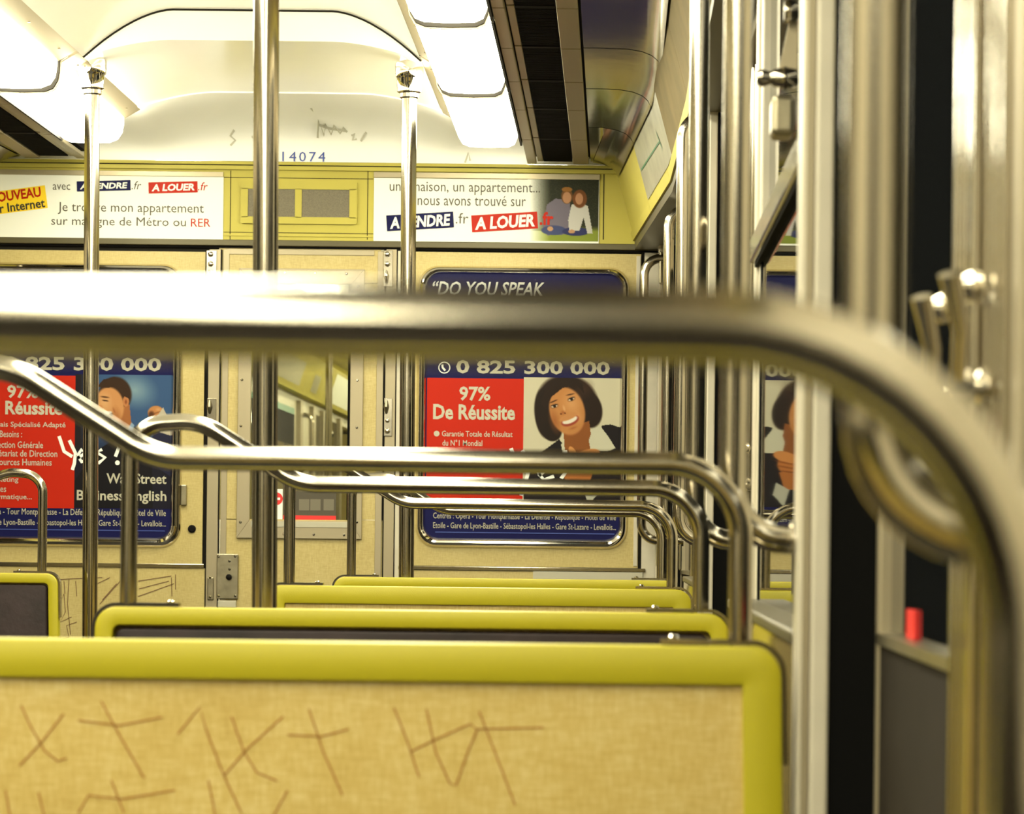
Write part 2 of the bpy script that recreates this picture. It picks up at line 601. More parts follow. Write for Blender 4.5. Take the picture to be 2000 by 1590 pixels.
def make_light(s, y0, y1, label, group):
    root = thing('ceiling_light', (CX + s * 0.55, (y0 + y1) / 2, Z_LB + 0.08), label, 'ceiling light', group)
    mb = MB()
    rows = []
    y1 -= 0.016
    for e, yy in enumerate([y0, y0 + 0.006, y0 + 0.02, y0 + 0.045, y1 - 0.045, y1 - 0.02, y1 - 0.006, y1, y1 + 0.001]):
        k = [0.75, 0.35, 0.1, 0, 0, 0.1, 0.35, 0.75, 1.25][e]
        rows.append([(CX + s * (u + (0.548 - u) * k * 0.12), yy, Z_LB + h + (0.075 - h) * k * 0.8 if h < 0.075 else Z_LB + h) for u, h in LP])
    if y1 < 8.0:
      MB().prism_y([(CX + s * (u - 0.004 if u < 0.56 else u + 0.003), Z_LB + h - 0.004) for u, h in LP] + [(CX + s * 0.644, Z_LB + 0.09), (CX + s * 0.45, Z_LB + 0.09)], y1 + 0.007, y1 + 0.016).build('end_rib', 'alloy', root)
      MB().prism_y([(CX + s * (u - 0.001 if u < 0.56 else u), Z_LB + h - 0.001) for u, h in LP] + [(CX + s * 0.644, Z_LB + 0.09), (CX + s * 0.45, Z_LB + 0.09)], y1, y1 + 0.007).build('joint_strip', 'dark_gap', root)
    sheet(rows).build('diffuser', 'lamp_diffuser', root, smooth=True)
    fl = MB()
    fl.prism_y([(CX + s * 0.425, Z_LB + 0.103), (CX + s * 0.471, Z_LB + 0.076), (CX + s * 0.472, Z_LB + 0.081), (CX + s * 0.428, Z_LB + 0.109)], y0 + 0.004, y1 - 0.004)
    fl.build('flange', 'alloy', root)
    for q in (0.12, 0.5, 0.88):
        MB().lathe([(0.0035, -0.001), (0.003, 0.002)], (CX + s * 0.448, y0 + (y1 - y0) * q, Z_LB + 0.088), 'z', 8).build('screw', 'steel_worn', root)
    hb = MB()
    hb.box((CX + s * 0.428, y0, Z_LB + 0.11), (CX + s * 0.69, y1, Z_LB + 0.118))
    hb.box((CX + s * 0.6465, y0, Z_LB + 0.012), (CX + s * 0.652, y1, Z_LB + 0.11))
    hb.build('housing', 'dark_gap', root)
    return root


PITCH = 1.02
for s in (1, -1):
    for i in range(11):
        y1 = 8.55 - i * PITCH
        lab = f'white glowing ceiling light on the {SIDE[s]} side, {lamp_words[i]}'
        make_light(s, y1 - PITCH + 0.004, y1, lab, f'ceiling lights of the {SIDE[s]} row')

Z_G = CAM_H + 1.118
for s in (1, -1):
    vent = thing('ceiling_vent', (CX + s * 0.77, 6.0, Z_G + 0.05), f'long black ventilation grille with tan metal edging, {SIDE[s]} side of ceiling', 'vent grille', 'ceiling ventilation grilles')
    bk = MB(); bk.box((CX + s * 0.653, Y_BACK, Z_G + 0.022), (CX + s * 0.838, 8.96, Z_G + 0.04)).build('backing', 'black', vent)
    st = MB()
    y = 5.2
    while y < 8.94:
        st.box((CX + s * 0.703, y, Z_G + 0.004), (CX + s * 0.788, y + 0.006, Z_G + 0.02))
        y += 0.016
    o = st.build('louvre_bars', 'slot_bar', vent); o['kind'] = 'stuff'
    yj = [Y_BACK, 5.30, 5.82, 6.34, 6.86, 7.36, 7.84, 8.42, 8.955]
    for a, b in zip(yj[:-1], yj[1:]):
        g_ = 0.008
        MB().box((CX + s * 0.654, a + g_, Z_G), (CX + s * 0.682, b, Z_G + 0.012)).build('edge_strip', 'alloy', vent, bevel=0.002)
        MB().box((CX + s * 0.685, a + g_ + 0.004, Z_G + 0.006), (CX + s * 0.702, b - 0.004, Z_G + 0.018)).build('inner_strip', 'alloy', vent, bevel=0.0015)
        MB().box((CX + s * 0.790, a + g_, Z_G), (CX + s * 0.836, b, Z_G + 0.012)).build('edge_strip', 'alloy', vent, bevel=0.002)
    for a in yj[1:-1]:
        MB().box((CX + s * 0.703, a - 0.012, Z_G + 0.002), (CX + s * 0.788, a + 0.012, Z_G + 0.021)).build('cross_bar', 'slot_bar', vent)

    # stainless covers between grille and side frieze, rounded down at their outer edge
    ys = [Y_BACK, 5.0, 5.95, 6.88, 7.50, 8.20, 8.95]
    ws = struct('trim_1' if s > 0 else 'trim_2', (CX + s * 0.95, 6, Z_G), f'polished steel covers between grille and frieze on the {SIDE[s]}')
    for a, b in zip(ys[:-1], ys[1:]):
        rows = []
        for yy in np.linspace(a + 0.006, b - 0.004, 4):
            uo = half_f(yy) - 0.105
            rows.append([(CX + s * u, yy, z) for u, z in [(0.842, Z_G + 0.006), (0.88, Z_G + 0.006), (uo - 0.075, Z_G + 0.004), (uo - 0.045, Z_G - 0.001), (uo - 0.022, Z_G - 0.010), (uo - 0.008, Z_G - 0.022), (uo, Z_G - 0.038)]])
        sheet(rows).build('steel_cover', 'steel_panel', ws, smooth=True)
    ub = MB()
    for a, b in zip(ys[:-1], ys[1:]):
        r_ = []
        for yy in (a, b):
            uo = half_f(yy) - 0.105
            r_.append([(CX + s * 0.838, yy, Z_G + 0.016), (CX + s * (uo - 0.02), yy, Z_G + 0.012), (CX + s * (uo + 0.012), yy, Z_G - 0.02), (CX + s * (uo + 0.02), yy, Z_G - 0.03)])
        n0 = len(ub.v)
        ub.add(r_[0] + r_[1], [(i, i + 1, i + 5, i + 4) for i in range(3)])
    ub.build('cover_joints', 'black', ws)

# ------------------------------------------------------------------ side walls
Z_SILL = CAM_H - 0.085
Z_MID = CAM_H + 0.42
Z_FB, Z_FT = CAM_H + 0.90, CAM_H + 1.10        # side frieze bottom and top


def xs(s, y, inset=0.0):
    return CX + s * (half(y) - inset)


def xf(s, y, inset=0.0):
    return CX + s * (half_f(y) - inset)


def strip(mb, s, y0, y1, i0, i1, z0, z1):
    """upright slab along the wall, i0/i1 = how far its faces stand in from the wall face"""
    p_ = [(xs(s, y0, i0), y0), (xs(s, y1, i0), y1), (xs(s, y1, i1), y1), (xs(s, y0, i1), y0)]
    return mb.prism_z(p_, z0, z1)


def side_wall(s):
    nm = SIDE[s]
    wall = struct(f'wall_{nm}', (xs(s, 3), 3, 0), f'cream {nm} side wall with windows and doors')
    for (a, b) in ((Y_BACK, 1.20), (2.88, 4.50), (6.2, 7.45)):
        strip(MB(), s, a, b, 0.028, -0.05, 0, Z_SILL - 0.012).build('lower_panel', 'laminate_gloss' if a > 0 else 'door_brown', wall)  # behind the camera the panel is darkened for the rails' reflections
        strip(MB(), s, a, b, 0.0, -0.05, CAM_H + 0.86, 2.35).build('upper_panel', 'cream_paint', wall)
        if a < 0:
            strip(MB(), s, a, b, 0.0, -0.05, Z_SILL - 0.015, CAM_H + 0.86).build('end_panel', 'cream_paint', wall)
    for (a, b) in ((1.20, 2.88), (4.50, 6.2), (7.45, Y_END)):
        strip(MB(), s, a, b, -0.02, -0.07, CAM_H + 0.84, 2.35).build('door_header', 'steel_worn', wall)
    # outer skin keeps the tunnel dark behind recesses
    strip(MB(), s, Y_BACK, 7.5, -0.16, -0.18, 0, 2.35).build('outer_skin', 'black', wall)
    strip(MB(), s, 7.5, Y_END + 0.02, -0.16, -0.18, 0, 2.35).build('outer_skin', 'black', wall)
    # frieze
    for a, b in ((Y_BACK, 3.0), (3.0, 5.2), (5.2, 6.3), (6.3, 7.5), (7.5, 8.2), (8.2, 8.995)):
        e = 0.0015
        r0 = [[(xf(s, y, 0.05), y, Z_FB), (xf(s, y, 0.105), y, Z_FT), (xf(s, y, 0.095), y, Z_FT + 0.02), (xf(s, y, 0.03), y, Z_FB)] for y in (a + e, b - e)]
        m_ = MB(); m_.add(r0[0] + r0[1], [(0, 1, 5, 4), (1, 2, 6, 5), (2, 3, 7, 6), (3, 0, 4, 7), (0, 3, 2, 1), (4, 5, 6, 7)])
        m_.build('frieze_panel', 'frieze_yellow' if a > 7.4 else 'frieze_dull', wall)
        r1 = [[(xf(s, y, 0.056), y, Z_FB - 0.004), (xf(s, y, 0.062), y, Z_FB + 0.022), (xf(s, y, 0.052), y, Z_FB + 0.024), (xf(s, y, 0.046), y, Z_FB - 0.004)] for y in (a + e, b - e)]
        m_ = MB(); m_.add(r1[0] + r1[1], [(0, 1, 5, 4), (1, 2, 6, 5), (2, 3, 7, 6), (3, 0, 4, 7), (0, 3, 2, 1), (4, 5, 6, 7)])
        m_.build('frieze_lip', 'frieze_yellow', wall)
        MB().prism_z([(xf(s, a, 0.05), a), (xf(s, b, 0.05), b), (xs(s, b, -0.02), b), (xs(s, a, -0.02), a)], Z_FB - 0.03, Z_FB - 0.004).build('ledge', 'olive_rail', wall)
    # windows
    for wi, (a, b) in enumerate(((2.88, 4.50), (6.2, 7.45))):
        n = (1 if s > 0 else 3) + wi
        win = struct(f'window_{n}', (xs(s, a), (a + b) / 2, Z_SILL), f'{nm} side window in two panes with a steel middle bar')
        strip(MB(), s, a + 0.02, b - 0.02, -0.012, -0.02, Z_SILL, Z_MID).build('lower_pane', 'window_glass', win)
        strip(MB(), s, a + 0.02, b - 0.02, -0.022, -0.03, Z_MID, CAM_H + 0.86).build('upper_pane', 'window_glass', win)
        strip(MB(), s, a, b, 0.031, -0.03, Z_SILL - 0.012, Z_SILL + 0.002).build('sill', 'olive_rail', win, bevel=0.003)
        strip(MB(), s, a, b, 0.003, -0.02, Z_MID - 0.004, Z_MID + 0.034).build('middle_bar', 'steel', win, bevel=0.004)
        strip(MB(), s, a, b, -0.004, -0.02, Z_MID - 0.009, Z_MID - 0.004).build('rubber_strip', 'rubber', win)
        for (c, d) in ((a, a + 0.05), (b - 0.05, b)):
            strip(MB(), s, c, d, 0.004 if c == a else -0.0105, -0.03, Z_SILL, CAM_H + 0.86).build('stile', 'cream_paint', win, bevel=0.003)
        strip(MB(), s, b - 0.085, b - 0.05, -0.0105, -0.02, Z_SILL, Z_MID).build('rubber_strip', 'rubber', win)
        strip(MB(), s, a, b, 0.01, -0.03, CAM_H + 0.84, CAM_H + 0.87).build('top_rail', 'steel', win, bevel=0.003)
    # door posts
    for pi, (y, d) in enumerate(((1.13, 0.07), (2.80, 0.08), (4.50, 0.06), (6.10, 0.08), (7.45, 0.06), (8.84, 0.07))):
        po = struct(f'trim_{(10 if s > 0 else 20) + pi}', (xs(s, y), y, 0), f'ribbed cream door post on the {nm} side')
        if pi in (2, 4):
            strip(MB(), s, y, y + d, -0.006, -0.03, 0, 2.02).build('post_body', 'cream_paint', po, bevel=0.003)
            strip(MB(), s, y + 0.004, y + d, -0.03, -0.10, 0, 2.02).build('rubber_seal', 'rubber', po)
            continue
        strip(MB(), s, y, y + d, 0.017, 0.0, 0, 2.02).build('post_body', 'cream_paint', po, bevel=0.003)
        strip(MB(), s, y + 0.012, y + d, 0.029, 0.018, 0, 2.02).build('post_rib', 'cream_paint', po, bevel=0.002)
        strip(MB(), s, y + 0.006, y + 0.012, 0.0245, 0.018, 0, 2.02).build('groove_strip', 'alloy', po)
        strip(MB(), s, y + 0.004, y + d, 0.0, -0.10, 0, 2.02).build('rubber_seal', 'rubber', po)
    # sliding doors: two leaves in each doorway, standing out from the wall face
    for di, (a, b) in enumerate(((1.20, 2.80), (4.56, 6.10), (7.51, 8.84))):
        dr = struct(f'door_{(2 if s > 0 else 5) + di}', (xs(s, a), (a + b) / 2, 0), f'pair of sliding doors with dark windows, {nm} side')
        mid = (a + b) / 2
        off = -0.045
        for li, (c, d) in enumerate(((a, mid - 0.004), (mid + 0.004, b))):
            ya, yb = (c + 0.025, d - 0.17) if li == 0 else (c + 0.17, d - 0.025)
            lf = strip(MB(), s, c, d, off, off - 0.03, 0.02, Z_SILL - 0.002).build('leaf', 'door_brown', dr)
            sub(lf, dr)
            zt = CAM_H + 0.84
            strip(MB(), s, c, ya, off + 0.002, off - 0.028, 0.03, zt).build('stile', 'alloy', lf, bevel=0.003)
            strip(MB(), s, yb, d, off + 0.002, off - 0.028, 0.03, zt).build('stile', 'alloy', lf, bevel=0.003)
            strip(MB(), s, ya, yb, off, off - 0.03, CAM_H + 0.70, zt).build('top_rail', 'alloy', lf)
            strip(MB(), s, ya, yb, off - 0.010, off - 0.016, Z_SILL, CAM_H + 0.70).build('pane', 'window_glass', lf)
            strip(MB(), s, ya, yb, off + 0.004, off - 0.01, Z_SILL - 0.006, Z_SILL + 0.004).build('window_bead', 'steel_worn', lf)
            me_ = (d - 0.012, d) if li == 0 else (c, c + 0.012)
            strip(MB(), s, me_[0], me_[1], off + 0.012, off, 0.02, zt).build('edge_bead', 'steel', lf, bevel=0.003)
            for rb in (0.045, 0.085, 0.125):
                yc = d - rb if li == 0 else c + rb
                strip(MB(), s, yc - 0.006, yc + 0.006, off + 0.008, off, 0.02, zt).build('rib', 'steel', lf, bevel=0.002)
            yc = d - 0.085 if li == 0 else c + 0.085
            hx = xs(s, yc, off + 0.010)
            lt = MB()
            lt.lathe([(0.012, 0), (0.012, 0.006), (0.008, 0.008), (0.008, 0.020)], (hx, yc, CAM_H + 0.10), 'x', 12) if s < 0 else lt.lathe([(0.012, 0), (0.012, -0.006), (0.008, -0.008), (0.008, -0.020)], (hx, yc, CAM_H + 0.10), 'x', 12)
            q = -s * 0.018
            lt.tube([(hx + q, yc, CAM_H + 0.10), (hx + q, yc - 0.01, CAM_H + 0.135), (hx + q * 1.5, yc - 0.022, CAM_H + 0.17)], [0.006, 0.006, 0.008], 10)
            lt.lathe([(0.002, 0), (0.009, 0.003 * -s), (0.011, 0.010 * -s), (0.006, 0.018 * -s)], (hx, yc + 0.012, CAM_H + 0.165), 'x', 12)
            lt.build('latch', 'chrome', lf, smooth=True)
    return wall


wall_r = side_wall(1)
wall_l = side_wall(-1)

# window latch fittings on the near right window (hopper stay)
lt = thing('window_latch', (xs(1, 3.36), 3.36, CAM_H + 0.5), 'steel latch with slotted round knob at top of the near right window', 'window latch')
yb = 3.36
xw = xs(1, yb)
MB().box((xw - 0.030, yb, CAM_H + 0.455), (xw - 0.004, yb + 0.06, CAM_H + 0.50)).build('bracket', 'steel_worn', lt, bevel=0.006)
MB().prism_y([(xw - 0.024, CAM_H + 0.52), (xw - 0.002, CAM_H + 0.52), (xw - 0.002, CAM_H + 0.60), (xw - 0.008, CAM_H + 0.60)], yb + 0.012, yb + 0.02).build('stay_plate', 'alloy', lt)
k = MB().lathe([(0.002, -0.022), (0.010, -0.012), (0.0125, -0.001), (0.0125, 0.001), (0.010, 0.012), (0.002, 0.02)], (xw - 0.016, yb - 0.004, CAM_H + 0.517), 'x', 18).build('knob', 'steel', lt, smooth=True)
MB().lathe([(0.0128, -0.0012), (0.0128, 0.0012)], (xw - 0.0160, yb - 0.0042, CAM_H + 0.517), 'x', 18).build('slot', 'black', lt)
MB().lathe([(0.007, -0.008), (0.010, -0.002), (0.007, 0.008)], (xw - 0.040, yb - 0.003, CAM_H + 0.517), 'x', 14).build('knob_end', 'steel', lt, smooth=True)
MB().lathe([(0.006, -0.006), (0.012, -0.006), (0.014, 0.0), (0.012, 0.006), (0.006, 0.012)], (xw - 0.012, yb, CAM_H + 0.592), 'x', 16).build('pivot', 'steel', lt, smooth=True)
MB().lathe([(0.004, -0.030), (0.005, -0.002), (0.005, 0.03), (0.004, 0.032)], (xw - 0.014, yb + 0.004, CAM_H + 0.517), 'x', 12).build('spindle', 'steel_worn', lt)

# small red patch on the near door's glass
rs = strip(MB(), 1, 2.53, 2.60, -0.052, -0.0545, CAM_H - 0.080, CAM_H - 0.055).build('door_sticker', 'sticker_red')
tag(rs, 'small red patch low on the window of the near right door', 'sticker')

# route map on the right frieze
ms = MB()
def fr(y, t, out=0.0015):
    i = 0.05 + 0.055 * t + out
    return (xf(1, y, i), y, Z_FB + (Z_FT - Z_FB) * t)
ms.add([fr(6.7, 0.17), fr(7.5, 0.17), fr(8.25, 0.17), fr(8.25, 0.92), fr(7.5, 0.92), fr(6.7, 0.92)], [(0, 1, 4, 5), (1, 2, 3, 4)])
rm = thing('route_map', fr(8.25, 0.17), 'grey route map sheet on the sloping yellow frieze, right side', 'map')
o = ms.build('sheet', 'map_sheet', rm)
lm = MB()
def seg_on(y0, t0, y1, t1, w_):
    d = 0.003
    lm.add([fr(y0, t0 - w_, d), fr(y1, t1 - w_, d), fr(y1, t1 + w_, d), fr(y0, t0 + w_, d)], [(0, 1, 2, 3)])
seg_on(7.55, 0.5, 8.2, 0.55, 0.012); seg_on(7.52, 0.40, 7.56, 0.62, 0.04)
lm.build('printed_line', 'green_line', rm)

# ------------------------------------------------------------------ grab bars by the doors
def grab_bar(s, y, label, stand=0.092, ztop=0.83, zbot=0.004):
    x0, x1 = xs(s, y, -0.002), xs(s, y, stand)
    root = thing('grab_bar', (xs(s, y, 0.02), y, CAM_H + zbot), label, 'grab bar', 'steel grab bars beside the doors')
    pts = fillet([(x0 - s * 0.020, y, CAM_H + ztop), (x1, y, CAM_H + ztop), (x1, y, CAM_H + zbot), (x0 - s * 0.020, y, CAM_H + zbot)], 0.05, 8)
    MB().tube(pts, 0.0135, 16).build('bar', 'steel', root, smooth=True)
    for z in (ztop, zbot):
        b_ = MB()
        b_.box((x0 - s * 0.031, y - 0.010, CAM_H + z - 0.075), (x0 - s * 0.024, y + 0.022, CAM_H + z + 0.02))
        b_.build('bracket', 'steel_worn', root, bevel=0.003)
        MB().lathe([(0.004, 0), (0.006, -0.002), (0.003, -0.005)] if s > 0 else [(0.004, 0), (0.006, 0.002), (0.003, 0.005)], (x0 - s * 0.031, y, CAM_H + z + 0.012), 'x', 10).build('bolt', 'chrome', root)
    return root


for y, stand, wd in ((1.27, 0.092, 'nearest the camera, large and blurred'), (2.87, 0.088, 'just behind the first yellow-green seat'), (4.17, 0.090, 'behind the second yellow-green seat'),
                     (6.19, 0.068, 'third from the end wall'), (7.68, 0.064, 'second from the end wall'), (8.83, 0.073, 'at the corner by the end wall poster')):
    grab_bar(1, y, f'vertical steel grab bar on the right, {wd}', stand, {6.19: 0.875, 7.68: 0.846}.get(y, 0.83))

# ------------------------------------------------------------------ ceiling poles
def pole(x, y, ztop, label, lean=0.0):
    x += CAM_H * math.tan(math.radians(lean))
    root = thing('pole', (x, y, 0), label, 'pole', 'steel standing poles')
    MB().lathe([(0.0195, 0.0), (0.0195, ztop - 0.02)], (x, y, 0), 'z', 24).build('tube', 'steel', root, smooth=True)
    c = MB().lathe([(0.021, -0.105), (0.024, -0.102), (0.024, -0.092), (0.031, -0.088), (0.032, -0.055), (0.034, -0.052), (0.036, -0.048), (0.0365, -0.018), (0.033, -0.012), (0.026, -0.010), (0.026, -0.001)], (x, y, ztop), 'z', 28).build('cap', 'chrome', root, smooth=True)
    MB().lathe([(0.030, 0.0), (0.030, 0.012), (0.022, 0.02)], (x, y, 0.0), 'z', 24).build('foot', 'steel_worn', root, smooth=True)
    root.rotation_euler.y = -math.radians(lean)      # the poles stand a touch out of plumb
    return root


pole(CX - 0.411, 7.70, H_LOW - 0.022, 'steel pole with chrome ceiling cap left of the gangway door', 0.4)
pole(CX + 0.395, 7.70, H_LOW - 0.022, 'steel pole with chrome ceiling cap right of the gangway door', 0.3)
pole(-0.535, 4.62, H_MAIN - 0.022, 'thick steel pole in front of the gangway door, cap out of view', 0.45)

# ------------------------------------------------------------------ bench seats
SEAT_TOP = CAM_H - 0.096
R_T = 0.0115


def bench(xl, xr, y, away, label, mirror=False, scribble=False, bend=0.068, post=0.038, rail_h=0.073):
    """bench across the carriage from xl to xr; away: it faces away from the camera"""
    d = 1 if away else -1
    root = thing('bench_seat', ((xl + xr) / 2, y, 0), label, 'seat', 'yellow-green bench seats')
    th = 0.034
    band = 0.0365 if away else 0.0245
    zb = 0.36

    def flare(loop):
        cx_ = (xl + xr) / 2
        return [(px_ + (0.022 if px_ > cx_ else -0.022) * (SEAT_TOP - pz_), pz_) for px_, pz_ in loop]
    outer = flare(rrect(xl, xr, zb, SEAT_TOP, 0.028, 7))
    inner = flare(rrect(xl + band, xr - band, zb + 0.05, SEAT_TOP - band, 0.002 if away else 0.010, 7))
    MB().ring_y(outer, inner, y, y + th).build('backrest_frame', 'seat_green', root, bevel=0.0035, smooth=True)
    pin = flare(rrect(xl + band - 0.004, xr - band + 0.004, zb + 0.046, SEAT_TOP - band + 0.004, 0.002, 7))
    if away:
        MB().prism_y(pin, y + 0.007, y + 0.013).build('back_panel', 'laminate', root)
        cu = flare(rrect(xl + 0.012, xr - 0.012, zb + 0.02, SEAT_TOP - 0.03, 0.03, 5))
        MB().prism_y(cu, y + th, y + th + 0.045).build('back_cushion', 'vinyl', root, bevel=0.012, smooth=True, bseg=3)
        yf0, yf1 = y + th, y + 0.50
    else:
        MB().prism_y(pin, y + 0.026, y + 0.032).build('back_panel', 'laminate', root)
        cu = flare(rrect(xl + band + 0.003, xr - band - 0.003, zb + 0.06, SEAT_TOP - band - 0.004, 0.012, 5))
        MB().prism_y(cu, y + 0.004, y + 0.024).build('back_cushion', 'vinyl', root, bevel=0.004, smooth=True, bseg=3)
        yf0, yf1 = y - 0.47, y
    mid = (xl + xr) / 2
    for a, b in ((xl + 0.01, mid - 0.003), (mid + 0.003, xr - 0.01)):
        MB().box((a, yf0, 0.40), (b, yf1, 0.47)).build('seat_cushion', 'vinyl', root, bevel=0.02, smooth=True, bseg=3)
    MB().box((xl + 0.01, yf0 + 0.03, 0.34), (xr - 0.01, yf1 - 0.03, 0.40)).build('seat_base', 'seat_green', root, bevel=0.006)
    for xx in (xl + 0.10, xr - 0.10):
        MB().box((xx - 0.03, (yf0 + yf1) / 2 - 0.1, 0.0), (xx + 0.03, (yf0 + yf1) / 2 + 0.1, 0.34)).build('leg', 'steel_worn', root, bevel=0.006)
    # steel strap hugging each top corner
    for sx, xe in ((-1, xl), (1, xr)):
        L = 0.112
        path = [(xe - sx * L, SEAT_TOP + 0.0035), (xe - sx * 0.028, SEAT_TOP + 0.0035)]
        for kk in range(1, 8):
            a = math.radians(90 * kk / 7)
            path.append((xe - sx * 0.028 + sx * 0.0318 * math.sin(a), SEAT_TOP - 0.028 + 0.0318 * math.cos(a)))
        path.append((xe + sx * 0.0058, SEAT_TOP - 0.11))
        m_ = MB()
        for (p0, p1) in zip(path[:-1], path[1:]):
            v0, v1 = Vector(p0), Vector(p1)
            t = (v1 - v0).normalized(); nn = Vector((-t.y, t.x)) * 0.0022
            m_.prism_y([tuple(v0 - nn), tuple(v1 - nn), tuple(v1 + nn), tuple(v0 + nn)], y + 0.006, y + 0.028)
        m_.build('corner_strap', 'steel', root)
        MB().lathe([(0.002, 0.0), (0.005, 0.001), (0.005, 0.004), (0.002, 0.006)], (xe - sx * (L - 0.012), y + 0.017, SEAT_TOP + 0.004), 'z', 12).build('strap_screw', 'chrome', root, smooth=True)
    # hooped grab rail: hump at the aisle end, low straight run, post at the wall end
    aisle, wallx, g_ = (xl, xr, 1) if not mirror else (xr, xl, -1)
    z = CAM_H
    yy = y + 0.017
    pts = [(aisle + g_ * 0.042, yy, SEAT_TOP + 0.004), (aisle + g_ * 0.042, yy, z + 0.151), (aisle + g_ * 0.136, yy, z + 0.158), (aisle + g_ * 0.272, yy, z + rail_h), (wallx - g_ * post, yy, z + rail_h), (wallx - g_ * post, yy, SEAT_TOP + 0.004)]
    MB().tube(fillet(pts, [0.065, 0.09, 0.09, bend], 12), R_T, 18).build('grab_rail', 'steel', root, smooth=True)
    if scribble:
        Yq = y + 0.0055
        q = lambda l: [(at(a, b, y)[0], at(a, b, y)[2]) for a, b in l]
        lines = [[(38, 1378), (60, 1425), (85, 1468), (110, 1488), (128, 1482)], [(122, 1395), (75, 1455), (35, 1497)],
                 [(195, 1370), (230, 1435), (280, 1522)], [(150, 1408), (230, 1418), (315, 1402)],
                 [(345, 1435), (388, 1382), (402, 1430), (435, 1515), (470, 1590)], [(450, 1400), (475, 1470), (500, 1510), (540, 1527)], [(552, 1400), (480, 1465), (435, 1517)],
                 [(602, 1385), (630, 1470), (668, 1555)], [(560, 1436), (625, 1440), (680, 1425)],
                 [(768, 1382), (795, 1450), (818, 1520)], [(800, 1470), (850, 1445), (918, 1415), (930, 1425), (1062, 1422)],
                 [(832, 1385), (850, 1470), (878, 1532), (890, 1535), (915, 1465), (932, 1425)], [(935, 1390), (970, 1480), (1006, 1575)],
                 [(405, 1525), (415, 1575), (420, 1610)], [(150, 1590), (170, 1555), (235, 1562), (340, 1545)], [(215, 1525), (240, 1590)], [(72, 1548), (85, 1600)], [(8, 1545), (18, 1600)], [(560, 1545), (530, 1600)]]
        MB().strokes([q(l) for l in lines], 0.0018, Yq + 0.001).build('scratched_graffiti', 'scratch', root)
    return root


XL, XR = -0.702, 0.156
Z1, Z2, Z3, Z4 = 2.80, 4.09, 6.12, 7.57
bench(XL, XR, 0.845, False, 'bench seat nearest the camera, only its blurred steel grab rail in view', bend=0.088, post=0.040, rail_h=0.0615)
bench(XL, XR, Z1, True, 'yellow-green bench with a scratched beige back panel in the foreground', scribble=True)
bench(XL, XR, Z2, False, 'yellow-green bench with dark vinyl backrest, second row')
bench(XL, XR, Z3, True, 'yellow-green bench with beige back panel, third row behind the centre pole')
bench(XL, XR, Z4, False, 'yellow-green bench farthest away, below the right wall poster')
bench(-2.03, at(112, 1130, Z4)[0], Z4, False, 'yellow-green bench with dark vinyl backrest at the left edge', mirror=True)

# ------------------------------------------------------------------ end wall
YE = Y_END
wall = struct('wall_end', (CX, YE, 0), 'beige laminate end wall with a gangway door and a yellow frieze')
xdl, xdr = at(427, 800, YE)[0], at(746, 800, YE)[0]
z_top = at(585, 478, YE)[2]
xL, xR = xs(-1, YE, -0.02), xs(1, YE, -0.02)
# structure behind panels
MB().box((xL, YE + 0.012, 0), (xdl, YE + 0.05, Z_LEDGE)).build('backing', 'dark_gap', wall)
MB().box((xdr, YE + 0.012, 0), (xR, YE + 0.05, Z_LEDGE)).build('backing', 'dark_gap', wall)
MB().box((xdl, YE + 0.012, z_top), (xdr, YE + 0.05, Z_LEDGE + 0.02)).build('backing', 'dark_gap', wall)


def pbox(root, name, m, px0, py0, px1, py1, Y=YE, d=0.012, bevel=0.0):
    return rbox(MB(), px0, py0, px1, py1, Y, d).build(name, m, root, bevel=bevel)


# beige panels, upper and lower, each side of the door
pbox(wall, 'panel', 'laminate_far', -150, 489, 398, 1099, YE)
pbox(wall, 'panel', 'laminate_far', -150, 1107, 398, 1760, YE)
pbox(wall, 'panel', 'laminate_far', 778, 494, 1249, 1107, YE)
pbox(wall, 'panel', 'laminate_far', 778, 1116, 1249, 1760, YE)
pbox(wall, 'panel', 'cream_paint', 1252, 494, 1330, 1760, YE + 0.002)
for a in ((-150, 1099, 398, 1107), (778, 1108, 1260, 1115)):
    pbox(wall, 'panel_joint', 'steel', *a, YE - 0.004, 0.012, 0.001)
# edge frames of the panels
pbox(wall, 'edge_moulding', 'cream_paint', 770, 490, 779, 1760, YE - 0.003, 0.012, 0.001)
pbox(wall, 'edge_moulding', 'cream_paint', 1240, 500, 1248, 1106, YE - 0.003, 0.01, 0.001)
# frieze
pbox(wall, 'frieze_board', 'frieze_yellow', -160, 331, 1290, 470, YE - 0.004, 0.016)
pbox(wall, 'cornice', 'frieze_yellow', -160, 316, 1240, 322, YE - 0.010, 0.03, 0.001)
pbox(wall, 'cornice', 'frieze_yellow', -160, 324, 1240, 332, YE - 0.014, 0.03, 0.001)
pbox(wall, 'cornice_joint', 'dark_gap', -160, 321, 1240, 325, YE - 0.006, 0.03)
pbox(wall, 'steel_rail', 'olive_rail', -160, 469, 1290, 481, YE - 0.012, 0.026, 0.002)
pbox(wall, 'dark_joint', 'black', -160, 481, 1262, 485, YE - 0.001, 0.02)  # thin black line under the rail
pbox(wall, 'frieze_ledge', 'frieze_yellow', 437, 459, 729, 462, YE - 0.007, 0.01)
for x in (450, 718):
    pbox(wall, 'frieze_joint', 'dark_gap', x - 0.7, 333, x + 0.7, 468, YE - 0.0048, 0.004)
pbox(wall, 'frieze_joint', 'dark_gap', 1178, 333, 1180, 468, YE - 0.0048, 0.004)
for y in (348, 455):
    pbox(wall, 'frieze_joint', 'dark_gap', 437, y - 0.6, 729, y + 0.6, YE - 0.0048, 0.004)
